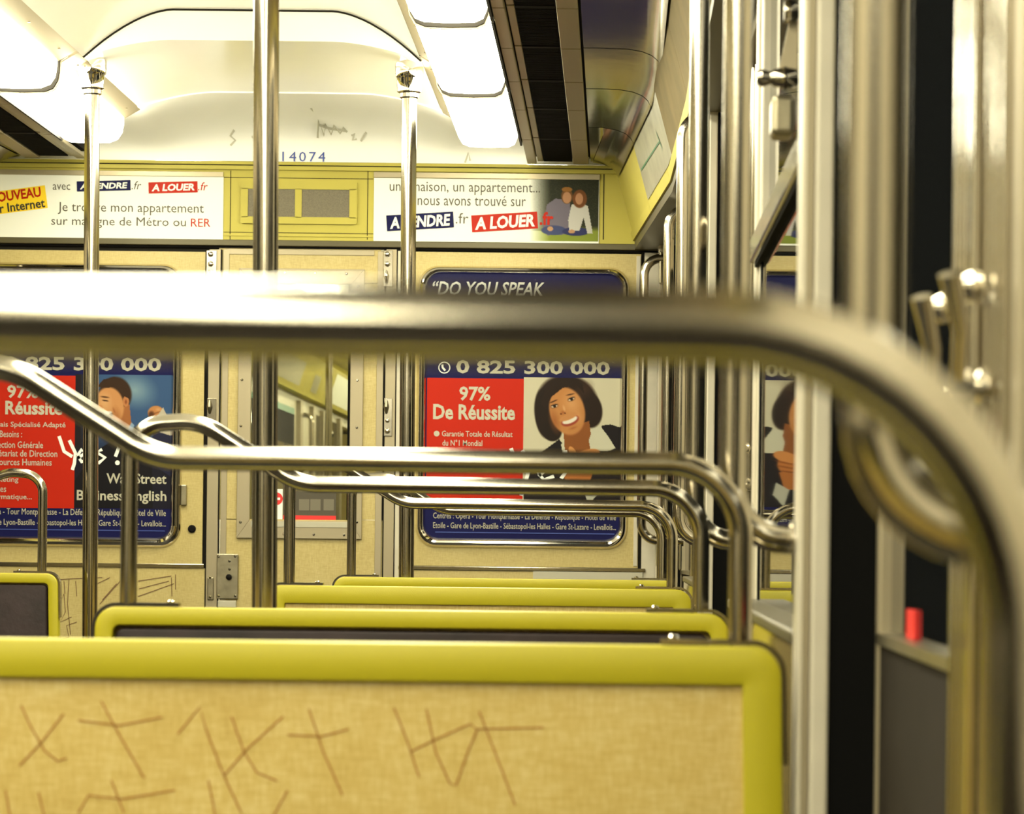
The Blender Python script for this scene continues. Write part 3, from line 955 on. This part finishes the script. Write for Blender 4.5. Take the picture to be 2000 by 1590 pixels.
# scribble on the lower left panel
sc = [[(112, 1132), (150, 1130), (200, 1128)], [(135, 1132), (132, 1180), (138, 1240)], [(118, 1175), (125, 1160), (128, 1195), (118, 1215), (140, 1205)], [(150, 1215), (130, 1222), (135, 1245), (118, 1250)],
      [(190, 1140), (215, 1128)], [(195, 1180), (235, 1135)], [(200, 1172), (228, 1140)], [(270, 1135), (335, 1125)], [(272, 1150), (330, 1135)], [(335, 1128), (336, 1165)], [(343, 1122), (343, 1152)], [(270, 1165), (340, 1140)], [(148, 1135), (150, 1165)], [(125, 1135), (127, 1160)]]
MB().strokes([P9(l, YE) for l in sc], 0.0022, YE - 0.0015).build('ink_scribble', 'ink', wall)
pbox(wall, 'pale_sticker', 'print_cream', 1041, 1117, 1255, 1135, YE - 0.0045, 0.004)
MB().lathe([(0.012, 0.0), (0.012, -0.004), (0.008, -0.007)], (at(375, 1033, YE)[0], YE, at(375, 1033, YE)[2]), 'y', 14).build('black_plug', 'black', wall)

# gangway door
door = struct('door_1', ((xdl + xdr) / 2, YE, 0), 'beige gangway door with a riveted steel window frame')
pbox(door, 'door_panel', 'laminate_far', 428, 486, 744, 553, YE + 0.004)
pbox(door, 'door_panel', 'laminate_far', 428, 1015, 744, 1760, YE + 0.004)
pbox(door, 'door_panel', 'laminate_far', 428, 553, 490, 1015, YE + 0.004)
pbox(door, 'door_panel', 'laminate_far', 685, 553, 744, 1015, YE + 0.004)
for a in ((429, 487, 441, 1760), (731, 491, 744, 1760)):
    pbox(door, 'edge_strip', 'alloy', *a, YE + 0.001, 0.006, 0.001)
pbox(door, 'edge_strip', 'alloy', 441, 487, 731, 498, YE + 0.0015, 0.006, 0.001)
xo0, xo1, zo0, zo1 = rect(465, 525, 709, 1052, YE)
xi0, xi1, zi0, zi1 = rect(490, 555, 684, 1017, YE)
fw = MB()
for quad in (((xo0, zo0), (xo1, zo0), (xi1, zi0), (xi0, zi0)), ((xo1, zo0), (xo1, zo1), (xi1, zi1), (xi1, zi0)), ((xo1, zo1), (xo0, zo1), (xi0, zi1), (xi1, zi1)), ((xo0, zo1), (xo0, zo0), (xi0, zi0), (xi0, zi1))):
    MB().prism_y(list(quad), YE - 0.005, YE + 0.006).build('window_frame', 'alloy', door, bevel=0.001)
for x, y in ((557, 533), (616, 534), (677, 535), (471, 560), (473, 742), (471, 832), (470, 1020), (700, 560), (698, 743), (697, 835), (697, 1020), (555, 1043), (613, 1044), (672, 1045)):
    p3 = at(x, y, YE)
    MB().lathe([(0.0042, 0.0), (0.0042, -0.0015), (0.002, -0.0032)], (p3[0], YE - 0.005, p3[2]), 'y', 8).build('screw', 'chrome', door)
pbox(door, 'glass_pane', 'clear_glass', 486, 550, 688, 1019, YE + 0.016, 0.004)
pbox(door, 'rubber_gasket', 'rubber', 679, 553, 686, 1016, YE + 0.002, 0.02)
pbox(door, 'glazing_sill', 'print_cream', 490, 1019, 684, 1030, YE - 0.007, 0.012, 0.001)
# hinge columns with domed screws
for x0, x1, dx, side in ((402, 424, 412, 'left'), (748, 768, 757, 'right')):
    pbox(wall, 'hinge_column', 'alloy', x0, 487, x1, 1760, YE - 0.002, 0.012, 0.001)
    hg = pbox(wall, 'hinge_plate', 'steel', x0 + 1, 489, x1 - 1, 560, YE - 0.006, 0.006, 0.001)
    sub(hg, wall)
    pbox(wall, 'column_groove', 'black', x0 - 2.2, 487, x0 - 0.8, 1760, YE - 0.0025, 0.01)
    pbox(wall, 'column_groove', 'black', x1 + 0.8, 487, x1 + 2.6, 1760, YE - 0.0025, 0.01)
    for yy, r in ((497, 0.0085), (516, 0.0085)):
        p3 = at(dx, yy, YE)
        MB().lathe([(r, 0.0), (r * 0.85, -0.004), (r * 0.4, -0.0065)], (p3[0], YE - 0.006, p3[2]), 'y', 12).build('dome_screw', 'chrome', hg, smooth=True)
    p3 = at(dx - 2, 540, YE)
    a_ = MB().tube([(p3[0], YE - 0.010, p3[2] + 0.018), (p3[0], YE - 0.013, p3[2]), (p3[0], YE - 0.010, p3[2] - 0.022)], [0.003, 0.008, 0.003], 12)
    a_.build('hinge_pin', 'chrome', hg, smooth=True)
    hb = pbox(wall, 'hinge_plate', 'steel', x0 + 2, 778, x1 - 2, 852, YE - 0.006, 0.006, 0.001)
    sub(hb, wall)
    p3 = at(dx - 2, 795, YE)
    MB().tube([(p3[0], YE - 0.010, p3[2] + 0.02), (p3[0], YE - 0.013, p3[2]), (p3[0], YE - 0.010, p3[2] - 0.02)], [0.003, 0.008, 0.003], 12).build('hinge_pin', 'steel_worn', hb, smooth=True)
    for yy, r in ((822, 0.007), (842, 0.0085)):
        p3 = at(dx, yy, YE)
        MB().lathe([(r, 0.0), (r * 0.85, -0.004), (r * 0.4, -0.0065)], (p3[0], YE - 0.006, p3[2]), 'y', 12).build('dome_screw', 'chrome', hb, smooth=True)
# the door lock
lk = thing('door_lock', at(444, 1185, YE), 'worn steel lock plate with a black knob on the gangway door', 'door lock')
pbox(lk, 'plate', 'steel_worn', 423, 1082, 465, 1170, YE - 0.008, 0.010, 0.002)
p3 = at(448, 1127, YE)
MB().lathe([(0.006, 0.0), (0.009, -0.006), (0.008, -0.014), (0.004, -0.017)], (p3[0], YE - 0.008, p3[2]), 'y', 14).build('knob', 'black', lk, smooth=True)
pbox(lk, 'pull_lip', 'print_cream', 425, 1173, 461, 1187, YE - 0.010, 0.012, 0.003)
pbox(lk, 'strike', 'steel_worn', 405, 1128, 417, 1172, YE - 0.008, 0.008, 0.002)
for x, y in ((428, 1087), (460, 1087), (428, 1164), (460, 1164), (449, 1096), (449, 1112), (411, 1128), (411, 1166)):
    p3 = at(x, y, YE)
    MB().lathe([(0.004, 0.0), (0.004, -0.002), (0.002, -0.003)], (p3[0], YE - 0.008, p3[2]), 'y', 8).build('screw', 'chrome', lk)

# stickers on the gangway door window
st = thing('no_entry_sticker', at(530, 1014, YE), 'white sticker with a red no-entry disc on the gangway door window', 'sticker')
pbox(st, 'sheet', 'print_white', 510, 955, 552, 1014, YE + 0.0130, 0.0015)
p3 = at(539, 974, YE)
MB().lathe([(0.019, 0), (0.019, -0.0006)], (p3[0], YE + 0.0128, p3[2]), 'y', 28).build('red_disc', 'sticker_red', st)
pbox(st, 'white_bar', 'print_white', 531, 972, 547, 976.5, YE + 0.0116, 0.0008)
st = thing('notice_sticker', at(610, 1018, YE), 'grey notice with a bright red bar at the foot of the door window', 'sticker')
pbox(st, 'sheet', 'print_grey', 553, 960, 656, 1018, YE + 0.0130, 0.0015)
pbox(st, 'red_bar', 'sticker_red', 553, 1007, 656, 1017, YE + 0.0120, 0.0008)
for x in (584, 606, 632):
    pbox(st, 'printed_square', 'notice_print', x, 975, x + 20, 997, YE + 0.0120, 0.0008)

# vent box in the middle of the frieze
vb = thing('frieze_vent', at(584, 438, YE), 'yellow plate with two grey mesh openings between the advertisements', 'vent')
x0, x1, z0, z1 = rect(471, 354, 698, 438, YE)
ox = [rect(485, 370, 577, 424, YE), rect(590, 371, 683, 424, YE)]
pl = MB()
YP = YE - 0.012
pl.prism_y(rrect(x0, x1, z0, ox[0][2], 0.006, 3), YP, YP + 0.008)
pl.prism_y(rrect(x0, x1, ox[0][3], z1, 0.006, 3), YP, YP + 0.008)
for a, b in ((x0, ox[0][0]), (ox[0][1], ox[1][0]), (ox[1][1], x1)):
    pl.box((a, YP, ox[0][2] - 0.002), (b, YP + 0.008, ox[0][3] + 0.002))
pl.build('plate', 'frieze_yellow', vb)
for q in ox:
    MB().box((q[0] - 0.002, YP + 0.003, q[2] - 0.002), (q[1] + 0.002, YP + 0.005, q[3] + 0.002)).build('mesh', 'grey_mesh', vb)

# ------------------------------------------------------------------ frieze advertisements
YA = YE - 0.008
YT = YA - 0.0012


def plate_logo(root, boxpx, word, m, rot, tx):
    x0, x1, z0, z1 = rect(*boxpx, YT)
    cx_, cz_ = (x0 + x1) / 2, (z0 + z1) / 2
    hw, hh = (x1 - x0) / 2, (z1 - z0) / 2
    c, s_ = math.cos(math.radians(rot)), math.sin(math.radians(rot))
    MB().add([(cx_ + a * c - b * s_, YT, cz_ + a * s_ + b * c) for a, b in ((-hw, -hh), (hw, -hh), (hw, hh), (-hw, hh))], [(0, 1, 2, 3)]).build('logo_block', m, root)
    b = boxpx
    lettering(root, 'logo_lettering', word, (b[0] + 6, b[1] + 4, b[2] - 6, b[3] - 4), YT - 0.0008, 'print_white', rot, 0.15, 0.035)


ad = thing('advertisement', at(216, 468, YE), 'white frieze advertisement reading NOUVEAU sur Internet, left of the vent', 'advertisement', 'frieze advertisements')
pbox(ad, 'sheet', 'print_white', -4, 343, 436, 467, YA, 0.004)
pbox(ad, 'clip_strip', 'alloy', -4, 333, 436, 343, YA - 0.003, 0.008, 0.001)
x0, x1, z0, z1 = rect(-35, 366, 91, 418, YT)
cx_, cz_, hw, hh = (x0 + x1) / 2, (z0 + z1) / 2, (x1 - x0) / 2, (z1 - z0) / 2 * 0.86
c, s_ = math.cos(math.radians(8)), math.sin(math.radians(8))
MB().add([(cx_ + a * c - b * s_, YT, cz_ + a * s_ + b * c) for a, b in ((-hw, -hh), (hw, -hh), (hw, hh), (-hw, hh))], [(0, 1, 2, 3)]).build('yellow_flash', 'print_yellow', ad)
lettering(ad, 'lettering', 'NOUVEAU', (-22, 371, 80, 391), YT - 0.0008, 'print_red', 8, 0, 0.03)
lettering(ad, 'lettering', 'sur Internet', (-22, 394, 88, 412), YT - 0.0008, 'print_black', 8, 0, 0.02)
lettering(ad, 'lettering', 'avec', (103, 360, 137, 371), YT, 'print_grey')
plate_logo(ad, (150, 353, 255, 373), 'A VENDRE', 'print_navy', 2.0, 0)
lettering(ad, 'lettering', '.fr', (257, 354, 276, 370), YT, 'print_grey', 0, 0.2)
plate_logo(ad, (290, 355, 386, 377), 'A LOUER', 'print_red', 2.0, 0)
lettering(ad, 'lettering', '.fr', (387, 356, 406, 372), YT, 'print_red', 0, 0.2)
lettering(ad, 'lettering', 'Je trouve mon appartement', (113, 396, 398, 420), YT, 'print_grey')
lettering(ad, 'lettering', 'sur ma ligne de Métro ou', (100, 424, 363, 446), YT, 'print_grey')
lettering(ad, 'lettering', 'RER', (373, 427, 411, 443), YT, 'print_red')

ad = thing('advertisement', at(950, 473, YE), 'white frieze advertisement with a seated couple, right of the vent', 'advertisement', 'frieze advertisements')
pbox(ad, 'sheet', 'print_white', 730, 350, 1170, 473, YA, 0.004)
pbox(ad, 'clip_strip', 'alloy', 730, 338, 1172, 349, YA - 0.003, 0.008, 0.001)
lettering(ad, 'lettering', 'une maison, un appartement...', (761, 356, 1055, 381), YT, 'print_grey')
lettering(ad, 'lettering', '...nous avons trouvé sur', (800, 382, 1027, 402), YT, 'print_grey')
plate_logo(ad, (755, 417, 886, 448), 'A VENDRE', 'print_navy', 4.0, 0)
lettering(ad, 'lettering', '.fr', (890, 416, 915, 437), YT, 'print_grey')
pc = Paint(1030, 351, 1169, 471, 1.25, (291, 294, 286))
fade = np.clip((pc.X - 1035) / 40, 0, 1)
pc.mix(fade * (pc.Yg < 452), (44, 46, 30))
pc.mix(fade * np.clip((pc.Yg - 440) / 12, 0, 1), (150, 165, 60))
rng = np.random.default_rng(3)
pc.mix((rng.random(pc.X.shape) > 0.8) * 0.3 * fade * (pc.Yg < 440), (90, 95, 60))
pc.poly([(1068, 400), (1085, 388), (1112, 392), (1118, 440), (1110, 458), (1070, 460), (1060, 448)], (128, 120, 138))
pc.ell(1082, 450, 26, 10, (70, 80, 130)); pc.ell(1125, 452, 28, 9, (50, 55, 110))
pc.poly([(1116, 400), (1132, 395), (1148, 402), (1158, 455), (1148, 456), (1140, 425), (1132, 450), (1112, 450), (1110, 430)], (226, 224, 220))
pc.ell(1107, 383, 12, 16, (120, 80, 40)); pc.ell(1107, 386, 9, 12, (205, 150, 110)); pc.ell(1107, 370, 11, 5, (170, 115, 50))
pc.ell(1132, 388, 15, 19, (128, 76, 36)); pc.ell(1131, 388, 8, 12, (208, 150, 112))
pc.ell(1075, 447, 6, 5, (210, 160, 120)); pc.ell(1117, 452, 7, 4, (210, 160, 120))
pc.build('couple_photograph', ad, YT + 0.0005)
plate_logo(ad, (921, 417, 1050, 450), 'A LOUER', 'print_red', 4.0, 0)
lettering(ad, 'lettering', '.fr', (1054, 414, 1081, 440), YT - 0.001, 'print_red', 0, 0, 0.03)

# ------------------------------------------------------------------ framed wall posters
YP0 = YE - 0.004


def poster_frame(root, out, inn):
    xo = rect(*out, YE); xi = rect(*inn, YE)
    n = 8
    ro, ri = 0.062, 0.040
    lo = rrect(xo[0], xo[1], xo[2], xo[3], ro, n)
    li = rrect(xi[0], xi[1], xi[2], xi[3], ri, n)
    mid_ = [((a[0] + b[0]) / 2, (a[1] + b[1]) / 2) for a, b in zip(lo, li)]
    m_ = MB()
    rings = []
    for t in range(7):
        f = t / 6
        h = math.sin(f * math.pi) * 0.016 + 0.002
        rings.append([(a[0] + (b[0] - a[0]) * f, YE - h, a[1] + (b[1] - a[1]) * f) for a, b in zip(lo, li)])
    N = len(lo)
    m_.add([q for r in rings for q in r], [(t * N + i, t * N + (i + 1) % N, (t + 1) * N + (i + 1) % N, (t + 1) * N + i) for t in range(6) for i in range(N)])
    m_.build('frame', 'chrome', root, smooth=True)
    MB().prism_y(rrect(xi[0] - 0.006, xi[1] + 0.006, xi[2] - 0.006, xi[3] + 0.006, ri, n), YP0, YP0 + 0.004).build('sheet', 'print_navy', root)


YQ = YP0 - 0.0008
YR = YP0 - 0.0016
pr = thing('framed_poster', at(1022, 1070, YE), 'chrome-framed poster with a smiling dark-haired woman, right of the door', 'poster', 'framed wall posters')
poster_frame(pr, (814, 521, 1228, 1071), (833, 537, 1210, 1052))
lettering(pr, 'lettering', '“DO YOU SPEAK', (845, 550, 1063, 578), YR, 'print_white', 0, 0.25, 0.015)
p3 = at(868, 718, YE)
MB().ring_y([(p3[0] + 0.018 * math.cos(a * math.pi / 10), p3[2] + 0.018 * math.sin(a * math.pi / 10)) for a in range(20)], [(p3[0] + 0.015 * math.cos(a * math.pi / 10), p3[2] + 0.015 * math.sin(a * math.pi / 10)) for a in range(20)], YR, YR + 0.0004).build('phone_symbol', 'print_white', pr)
MB().strokes([[(p3[0] - 0.006, p3[2] + 0.009), (p3[0] - 0.005, p3[2]), (p3[0] + 0.003, p3[2] - 0.009)]], 0.006, YR).build('phone_symbol', 'print_white', pr)
lettering(pr, 'lettering', '0 825 300 000', (891, 704, 1191, 731), YR, 'print_cream', 0, 0, 0.03)
rbox(MB(), 833, 739, 1022, 985, YQ, 0.0004).build('red_block', 'print_red', pr)
lettering(pr, 'lettering', '97%', (897, 755, 958, 783), YR, 'print_cream', 0, 0, 0.025)
lettering(pr, 'lettering', 'De Réussite', (846, 790, 1006, 820), YR, 'print_cream', 0, 0, 0.03)
lettering(pr, 'lettering', 'Garantie Totale de Résultat', (863, 842, 1001, 853), YR, 'print_cream', 0, 0, 0.01)
lettering(pr, 'lettering', 'du N°1 Mondial', (864, 859, 942, 871), YR, 'print_cream', 0, 0, 0.01)
lettering(pr, 'lettering', 'Vos Horaires à la Carte', (863, 885, 978, 897), YR, 'print_cream', 0, 0, 0.01)
for y in (847, 891):
    p3 = at(853, y, YE)
    MB().lathe([(0.0085, 0), (0.0085, -0.0003)], (p3[0], YR, p3[2]), 'y', 16).build('bullet', 'print_cream', pr)
W = Paint(1022, 738, 1210, 986, 1.2, (224, 218, 190))
W.poly([(1030, 905), (1092, 858), (1110, 880), (1140, 900), (1176, 830), (1192, 828), (1212, 834), (1212, 990), (1022, 990)], (26, 20, 24))
W.poly([(1158, 832), (1172, 832), (1186, 850), (1202, 874), (1190, 880), (1156, 881), (1150, 858)], (222, 220, 196))
W.poly([(1096, 868), (1110, 858), (1116, 900), (1102, 905)], (222, 220, 196))
W.ell(1108, 786, 64, 56, (40, 25, 17), 20)
W.ell(1150, 800, 27, 38, (40, 25, 17), -12); W.ell(1064, 808, 22, 52, (36, 23, 16), -6); W.ell(1078, 842, 20, 22, (34, 22, 15), -20)
W.ell(1140, 760, 20, 26, (78, 50, 34), 40, 1.0, 0.5)
W.poly([(1100, 838), (1150, 822), (1160, 885), (1104, 890)], (150, 88, 40))   # neck in shade
W.ell(1107, 803, 36, 50, (206, 140, 80), -16, 0.10)  # face
W.ell(1116, 788, 24, 30, (232, 172, 112), -16, 0.9, 0.8)
W.ell(1128, 815, 13, 16, (230, 164, 104), -16, 0.9, 0.7)
W.ell(1083, 824, 13, 30, (160, 92, 44), -14, 0.9, 0.65)
W.poly([(1064, 800), (1076, 776), (1098, 758), (1124, 752), (1140, 768), (1136, 748), (1100, 738), (1066, 752), (1056, 790)], (40, 25, 17))
for ex, ey, rr in ((1082, 794, -14), (1115, 780, -20)):
    W.ell(ex, ey, 9.5, 4.6, (120, 72, 40), rr, 0.5)
    W.ell(ex, ey, 7.5, 3.0, (238, 222, 196), rr, 0.4)
    W.ell(ex + 0.5, ey, 3.4, 3.2, (36, 22, 16), rr, 0.3)
    W.ell(ex, ey - 2.6, 9, 1.7, (40, 24, 16), rr, 0.5)
    W.ell(ex - 2, ey - 9.5, 11, 1.9, (74, 44, 26), -24 if ex < 1100 else -13, 0.6)
W.ell(1099, 806, 6.5, 5, (176, 104, 54), -16, 0.8, 0.8); W.ell(1101, 798, 3.2, 9, (242, 190, 134), -16, 0.8, 0.7)
W.ell(1095, 809, 2, 1.4, (110, 58, 30)); W.ell(1103, 807, 2, 1.4, (110, 58, 30))
W.ell(1113, 822, 20, 10.5, (164, 70, 50), -22, 0.2); W.ell(1112.5, 820.5, 17, 6.8, (250, 243, 226), -22, 0.2)
W.ell(1109.5, 814.5, 21, 6.6, (214, 148, 90), -22, 0.25)
W.ell(1119, 836, 11, 3.5, (168, 98, 50), -20, 0.8, 0.6)
W.poly([(1158, 836), (1174, 834), (1188, 852), (1202, 874), (1190, 880), (1154, 881), (1150, 860)], (222, 220, 196))
W.ell(1132, 905, 34, 24, (200, 124, 58), -10); W.ell(1148, 888, 26, 11, (222, 148, 80), -14)
W.ell(1150, 899, 26, 2.6, (150, 82, 36), -12, 0.6, 0.8); W.ell(1147, 908, 26, 2.4, (150, 82, 36), -10, 0.6, 0.8); W.ell(1142, 917, 24, 2.4, (140, 76, 34), -8, 0.6, 0.8)
W.ell(1119, 884, 6.5, 14, (228, 160, 92), -28)
W.poly([(1098, 922), (1160, 918), (1150, 950), (1112, 955)], (190, 116, 54))
W.poly([(1140, 952), (1166, 938), (1172, 962), (1150, 985)], (200, 200, 182))
W.build('woman_photograph', pr, YQ)
q = lambda l: [(at(a, b, YE)[0], at(a, b, YE)[2]) for a, b in l]
MB().strokes([q([(998, 876), (1010, 905), (1030, 922)]), q([(1020, 880), (1036, 905), (1026, 945), (1018, 968)]), q([(1052, 930), (1078, 905), (1066, 898), (1050, 920), (1062, 938), (1082, 930)]), q([(1110, 900), (1098, 905), (1106, 920), (1096, 935)]), q([(1104, 880), (1108, 905)])], 0.011, YR - 0.0004).build('hand_lettering', 'print_white', pr)
rbox(MB(), 833, 986, 1210, 1052, YQ, 0.0004).build('navy_band', 'print_navy', pr) if False else None
lettering(pr, 'lettering', 'Centres : Opéra - Tour Montparnasse - La Défense - République - Hôtel de Ville', (846, 1003, 1203, 1018), YR, 'print_cream')
lettering(pr, 'lettering', 'Etoile - Gare de Lyon-Bastille - Sébastopol-les Halles - Gare St-Lazare - Levallois...', (846, 1022, 1203, 1037), YR, 'print_cream')
rbox(MB(), 850, 1040.5, 1200, 1042, YR, 0.0003).build('fine_print', 'print_blue', pr)

pl_ = thing('framed_poster', at(144, 1070, YE), 'chrome-framed poster with a laughing man raising his fist, left edge', 'poster', 'framed wall posters')
poster_frame(pl_, (-67, 514, 356, 1068), (-45, 531, 334, 1048))
lettering(pl_, 'lettering', '“DO YOU SPEAK', (-33, 541, 185, 568), YR, 'print_white', 0, 0.25, 0.015)
lettering(pl_, 'lettering', '0 825 300 000', (8, 697, 315, 724), YR, 'print_cream', 0, 0, 0.03)
rbox(MB(), -45, 733, 146, 992, YQ, 0.0004).build('red_block', 'print_red', pl_)
lettering(pl_, 'lettering', '97%', (14, 752, 75, 778), YR, 'print_cream', 0, 0, 0.025)
lettering(pl_, 'lettering', 'De Réussite', (-40, 783, 122, 810), YR, 'print_cream', 0, 0, 0.03)
for t, a, b, y in (('Anglais Spécialisé Adapté', -28, 128, 831), ('à vos Besoins :', -30, 43, 848), ('Direction Générale', -22, 84, 869), ('Secrétariat de Direction', -28, 112, 886), ('Ressources Humaines', -28, 101, 903), ('Marketing', -28, 36, 938), ('Ventes', -28, 12, 955), ('Informatique...', -28, 62, 972)):
    lettering(pl_, 'lettering', t, (a, y - 7, b, y + 6), YR, 'print_cream', 0, 0, 0.008)
Mn = Paint(146, 732, 334, 993, 1.2, (58, 92, 140))
Mn.ell(262, 762, 50, 40, (150, 182, 196), 20, 1.0, 0.9)
Mn.mix(np.clip((Mn.Yg - 840) / 60, 0, 1), (24, 22, 40))
Mn.mix(np.clip((175 - Mn.X) / 20, 0, 1) * (Mn.Yg < 880), (30, 24, 30))
Mn.poly([(250, 830), (275, 838), (296, 870), (300, 993), (146, 993), (146, 940), (190, 880), (236, 850)], (16, 14, 22))
Mn.poly([(236, 845), (250, 818), (262, 830), (258, 850), (246, 866)], (150, 178, 206))
Mn.ell(224, 772, 34, 38, (60, 38, 22), 0, 0.12)
Mn.poly([(226, 800), (252, 790), (256, 826), (240, 856), (214, 846)], (178, 112, 62))
Mn.ell(213, 794, 30, 40, (220, 156, 98), -6)
Mn.ell(204, 786, 17, 26, (238, 186, 130), -6, 0.9, 0.8)
Mn.ell(228, 812, 10, 24, (184, 116, 66), -10, 0.9, 0.7)
Mn.ell(245, 784, 6.5, 11, (208, 136, 84)); Mn.ell(245, 785, 3, 6, (150, 84, 46), 0, 0.6)
Mn.poly([(188, 756), (200, 742), (222, 736), (246, 748), (250, 778), (242, 774), (234, 766), (228, 756), (204, 758)], (60, 38, 22))
Mn.ell(205, 783, 8, 1.8, (66, 36, 20), 8, 0.5); Mn.ell(204, 776, 11, 2.2, (84, 50, 28), 6, 0.6)
Mn.ell(207, 812, 14, 8.5, (58, 20, 14), -10); Mn.ell(207, 807, 12, 3.2, (244, 236, 220), -8); Mn.ell(208, 818, 9, 3, (150, 60, 50), -8)
Mn.ell(196, 797, 5, 7, (206, 134, 80), 0, 0.6, 0.8); Mn.ell(222, 802, 3, 9, (170, 100, 56), -20, 0.8, 0.7)
Mn.ell(304, 806, 17, 15, (206, 140, 84)); Mn.ell(295, 809, 8, 9, (80, 46, 26), 0, 0.6, 0.9); Mn.ell(309, 799, 8, 5, (230, 172, 116), 0, 0.7, 0.8)
Mn.ell(304, 806, 12, 1.6, (130, 78, 44), -20, 0.6, 0.8)
Mn.poly([(302, 818), (318, 795), (334, 830), (334, 870), (316, 850)], (206, 196, 176))
Mn.poly([(300, 840), (334, 850), (334, 930), (290, 900)], (36, 36, 66))
Mn.build('man_photograph', pl_, YQ)
MB().strokes([q([(116, 852), (126, 882), (142, 892)]), q([(136, 860), (148, 885), (146, 905), (142, 918)]), q([(152, 895), (166, 886), (160, 878), (152, 890), (160, 902), (174, 898)]), q([(200, 878), (190, 884), (206, 894), (194, 904), (184, 900)]), q([(236, 866), (226, 892)])], 0.010, YR - 0.0004).build('hand_lettering', 'print_white', pl_)
MB().lathe([(0.007, 0), (0.007, -0.0003)], (at(230, 904, YE)[0], YR - 0.0004, at(230, 904, YE)[2]), 'y', 14).build('hand_lettering', 'print_white', pl_)
lettering(pl_, 'lettering', 'Wall Street', (208, 925, 325, 945), YR, 'print_cream', 0, 0, 0.018)
lettering(pl_, 'lettering', 'Business English', (150, 958, 325, 984), YR, 'print_cream', 0, 0, 0.018)
lettering(pl_, 'lettering', 'Opéra - Tour Montparnasse - La Défense - République - Hôtel de Ville', (-30, 994, 324, 1010), YR, 'print_cream')
lettering(pl_, 'lettering', 'Gare de Lyon-Bastille - Sébastopol-les Halles - Gare St-Lazare - Levallois...', (-36, 1015, 324, 1030), YR, 'print_cream')
rbox(MB(), -30, 1034.5, 322, 1036, YR, 0.0003).build('fine_print', 'print_blue', pl_)
pbox(pl_, 'clamp', 'steel_worn', 353, 947, 364, 987, YE - 0.014, 0.014, 0.002)

# ------------------------------------------------------------------ the next carriage, seen through the gangway window
NX0, NX1 = -2.09, 0.3
nw = struct('wall_beyond', (NX0, 18, 0), 'yellow and cream side wall of the next carriage seen through the window')
MB().box((NX0 - 0.05, 10.0, 0), (NX0, 34.0, 2.4)).build('side_panel', 'cream_paint', nw)
MB().box((NX1, 10.0, 0), (NX1 + 0.05, 34.0, 2.4)).build('side_panel', 'cream_paint', nw)
MB().box((NX0, 34.0, 0), (NX1, 34.1, 2.4)).build('end_panel', 'laminate_far', nw)
MB().box((NX0, 10.0, -0.03), (NX1, 34.0, 0.0)).build('floor_beyond', 'floor_lino', nw)
MB().box((NX0, 10.0, 2.40), (NX1, 34.0, 2.43)).build('ceiling_beyond', 'ceiling_paint', nw)
m_ = MB(); m_.prism_y([(NX0, CAM_H + 0.93), (NX0 + 0.06, CAM_H + 0.93), (NX0 + 0.14, CAM_H + 1.18), (NX0, CAM_H + 1.30)], 10.0, 34.0)
m_.build('frieze_panel', 'frieze_yellow', nw)
def nfr(y, t):
    return (NX0 + 0.06 + 0.08 * t + 0.002, y, CAM_H + 0.93 + 0.25 * t)
for (a, b, t0, t1, m) in ((17.0, 19.2, 0.15, 0.75, 'print_cream'), (19.9, 20.3, 0.15, 0.6, 'map_sheet'), (21.2, 23.2, 0.12, 0.9, 'print_white'), (24.6, 26.0, 0.1, 0.85, 'print_cream')):
    MB().add([nfr(a, t0), nfr(b, t0), nfr(b, t1), nfr(a, t1)], [(0, 1, 2, 3)]).build('frieze_poster', m, nw)
for (a, b, z0, z1, m) in ((17.3, 19.6, CAM_H + 0.60, CAM_H + 0.84, 'teal_print'), (16.6, 19.6, CAM_H + 0.02, CAM_H + 0.80, 'window_glass'), (21.0, 24.0, CAM_H + 0.0, CAM_H + 0.86, 'window_glass'), (26.5, 29.0, CAM_H + 0.05, CAM_H + 0.8, 'window_glass')):
    MB().box((NX0 - 0.01, a, z0), (NX0 + 0.004, b, z1)).build('window_pane' if m == 'window_glass' else 'window_strip', m, nw)
for y in (19.75, 20.6, 21.3, 22.6, 24.2, 25.0):
    MB().box((NX0, y, 0), (NX0 + 0.03, y + 0.16, CAM_H + 0.90)).build('door_post', 'alloy', nw)
for i, y in enumerate((17.6, 19.9, 23.0)):
    tb = MB().tube(fillet([(NX0 + 0.003, y, CAM_H + 0.81), (NX0 + 0.09, y, CAM_H + 0.81), (NX0 + 0.09, y, CAM_H + 0.02), (NX0 + 0.003, y, CAM_H + 0.02)], 0.05, 6), 0.015, 12).build('grab_bar', 'steel', None, smooth=True)
    tag(tb, 'thin steel grab bar in the next carriage, ' + ['behind the thick pole', 'left of the grey pole through the window', 'at the right edge of the window'][i], 'grab bar', 'grab bars of the next carriage')
npz = at(642, 800, 16.5)
po = MB().lathe([(0.0195, 0), (0.0195, 2.39)], (npz[0], 16.5, 0.0), 'z', 16).build('pole', 'steel', None, smooth=True)
tag(po, 'grey steel pole in the next carriage seen through the door window', 'pole', 'steel standing poles')
for x, w_ in ((NX0 + 0.55, 'left'), (NX1 - 0.55, 'right')):
    for j, (a, b) in enumerate(((10.5, 18.0), (18.2, 25.8), (26.0, 33.5))):
        lb = MB().prism_y([(x - 0.07, 2.395), (x - 0.06, 2.36), (x - 0.03, 2.345), (x + 0.03, 2.345), (x + 0.06, 2.36), (x + 0.07, 2.395)], a, b).build('ceiling_light', 'lamp_diffuser')
        tag(lb, f'long ceiling light of the next carriage, {w_} row, ' + ('first', 'middle', 'farthest')[j] + ' one', 'ceiling light', f'next carriage ceiling lights, {w_} row')
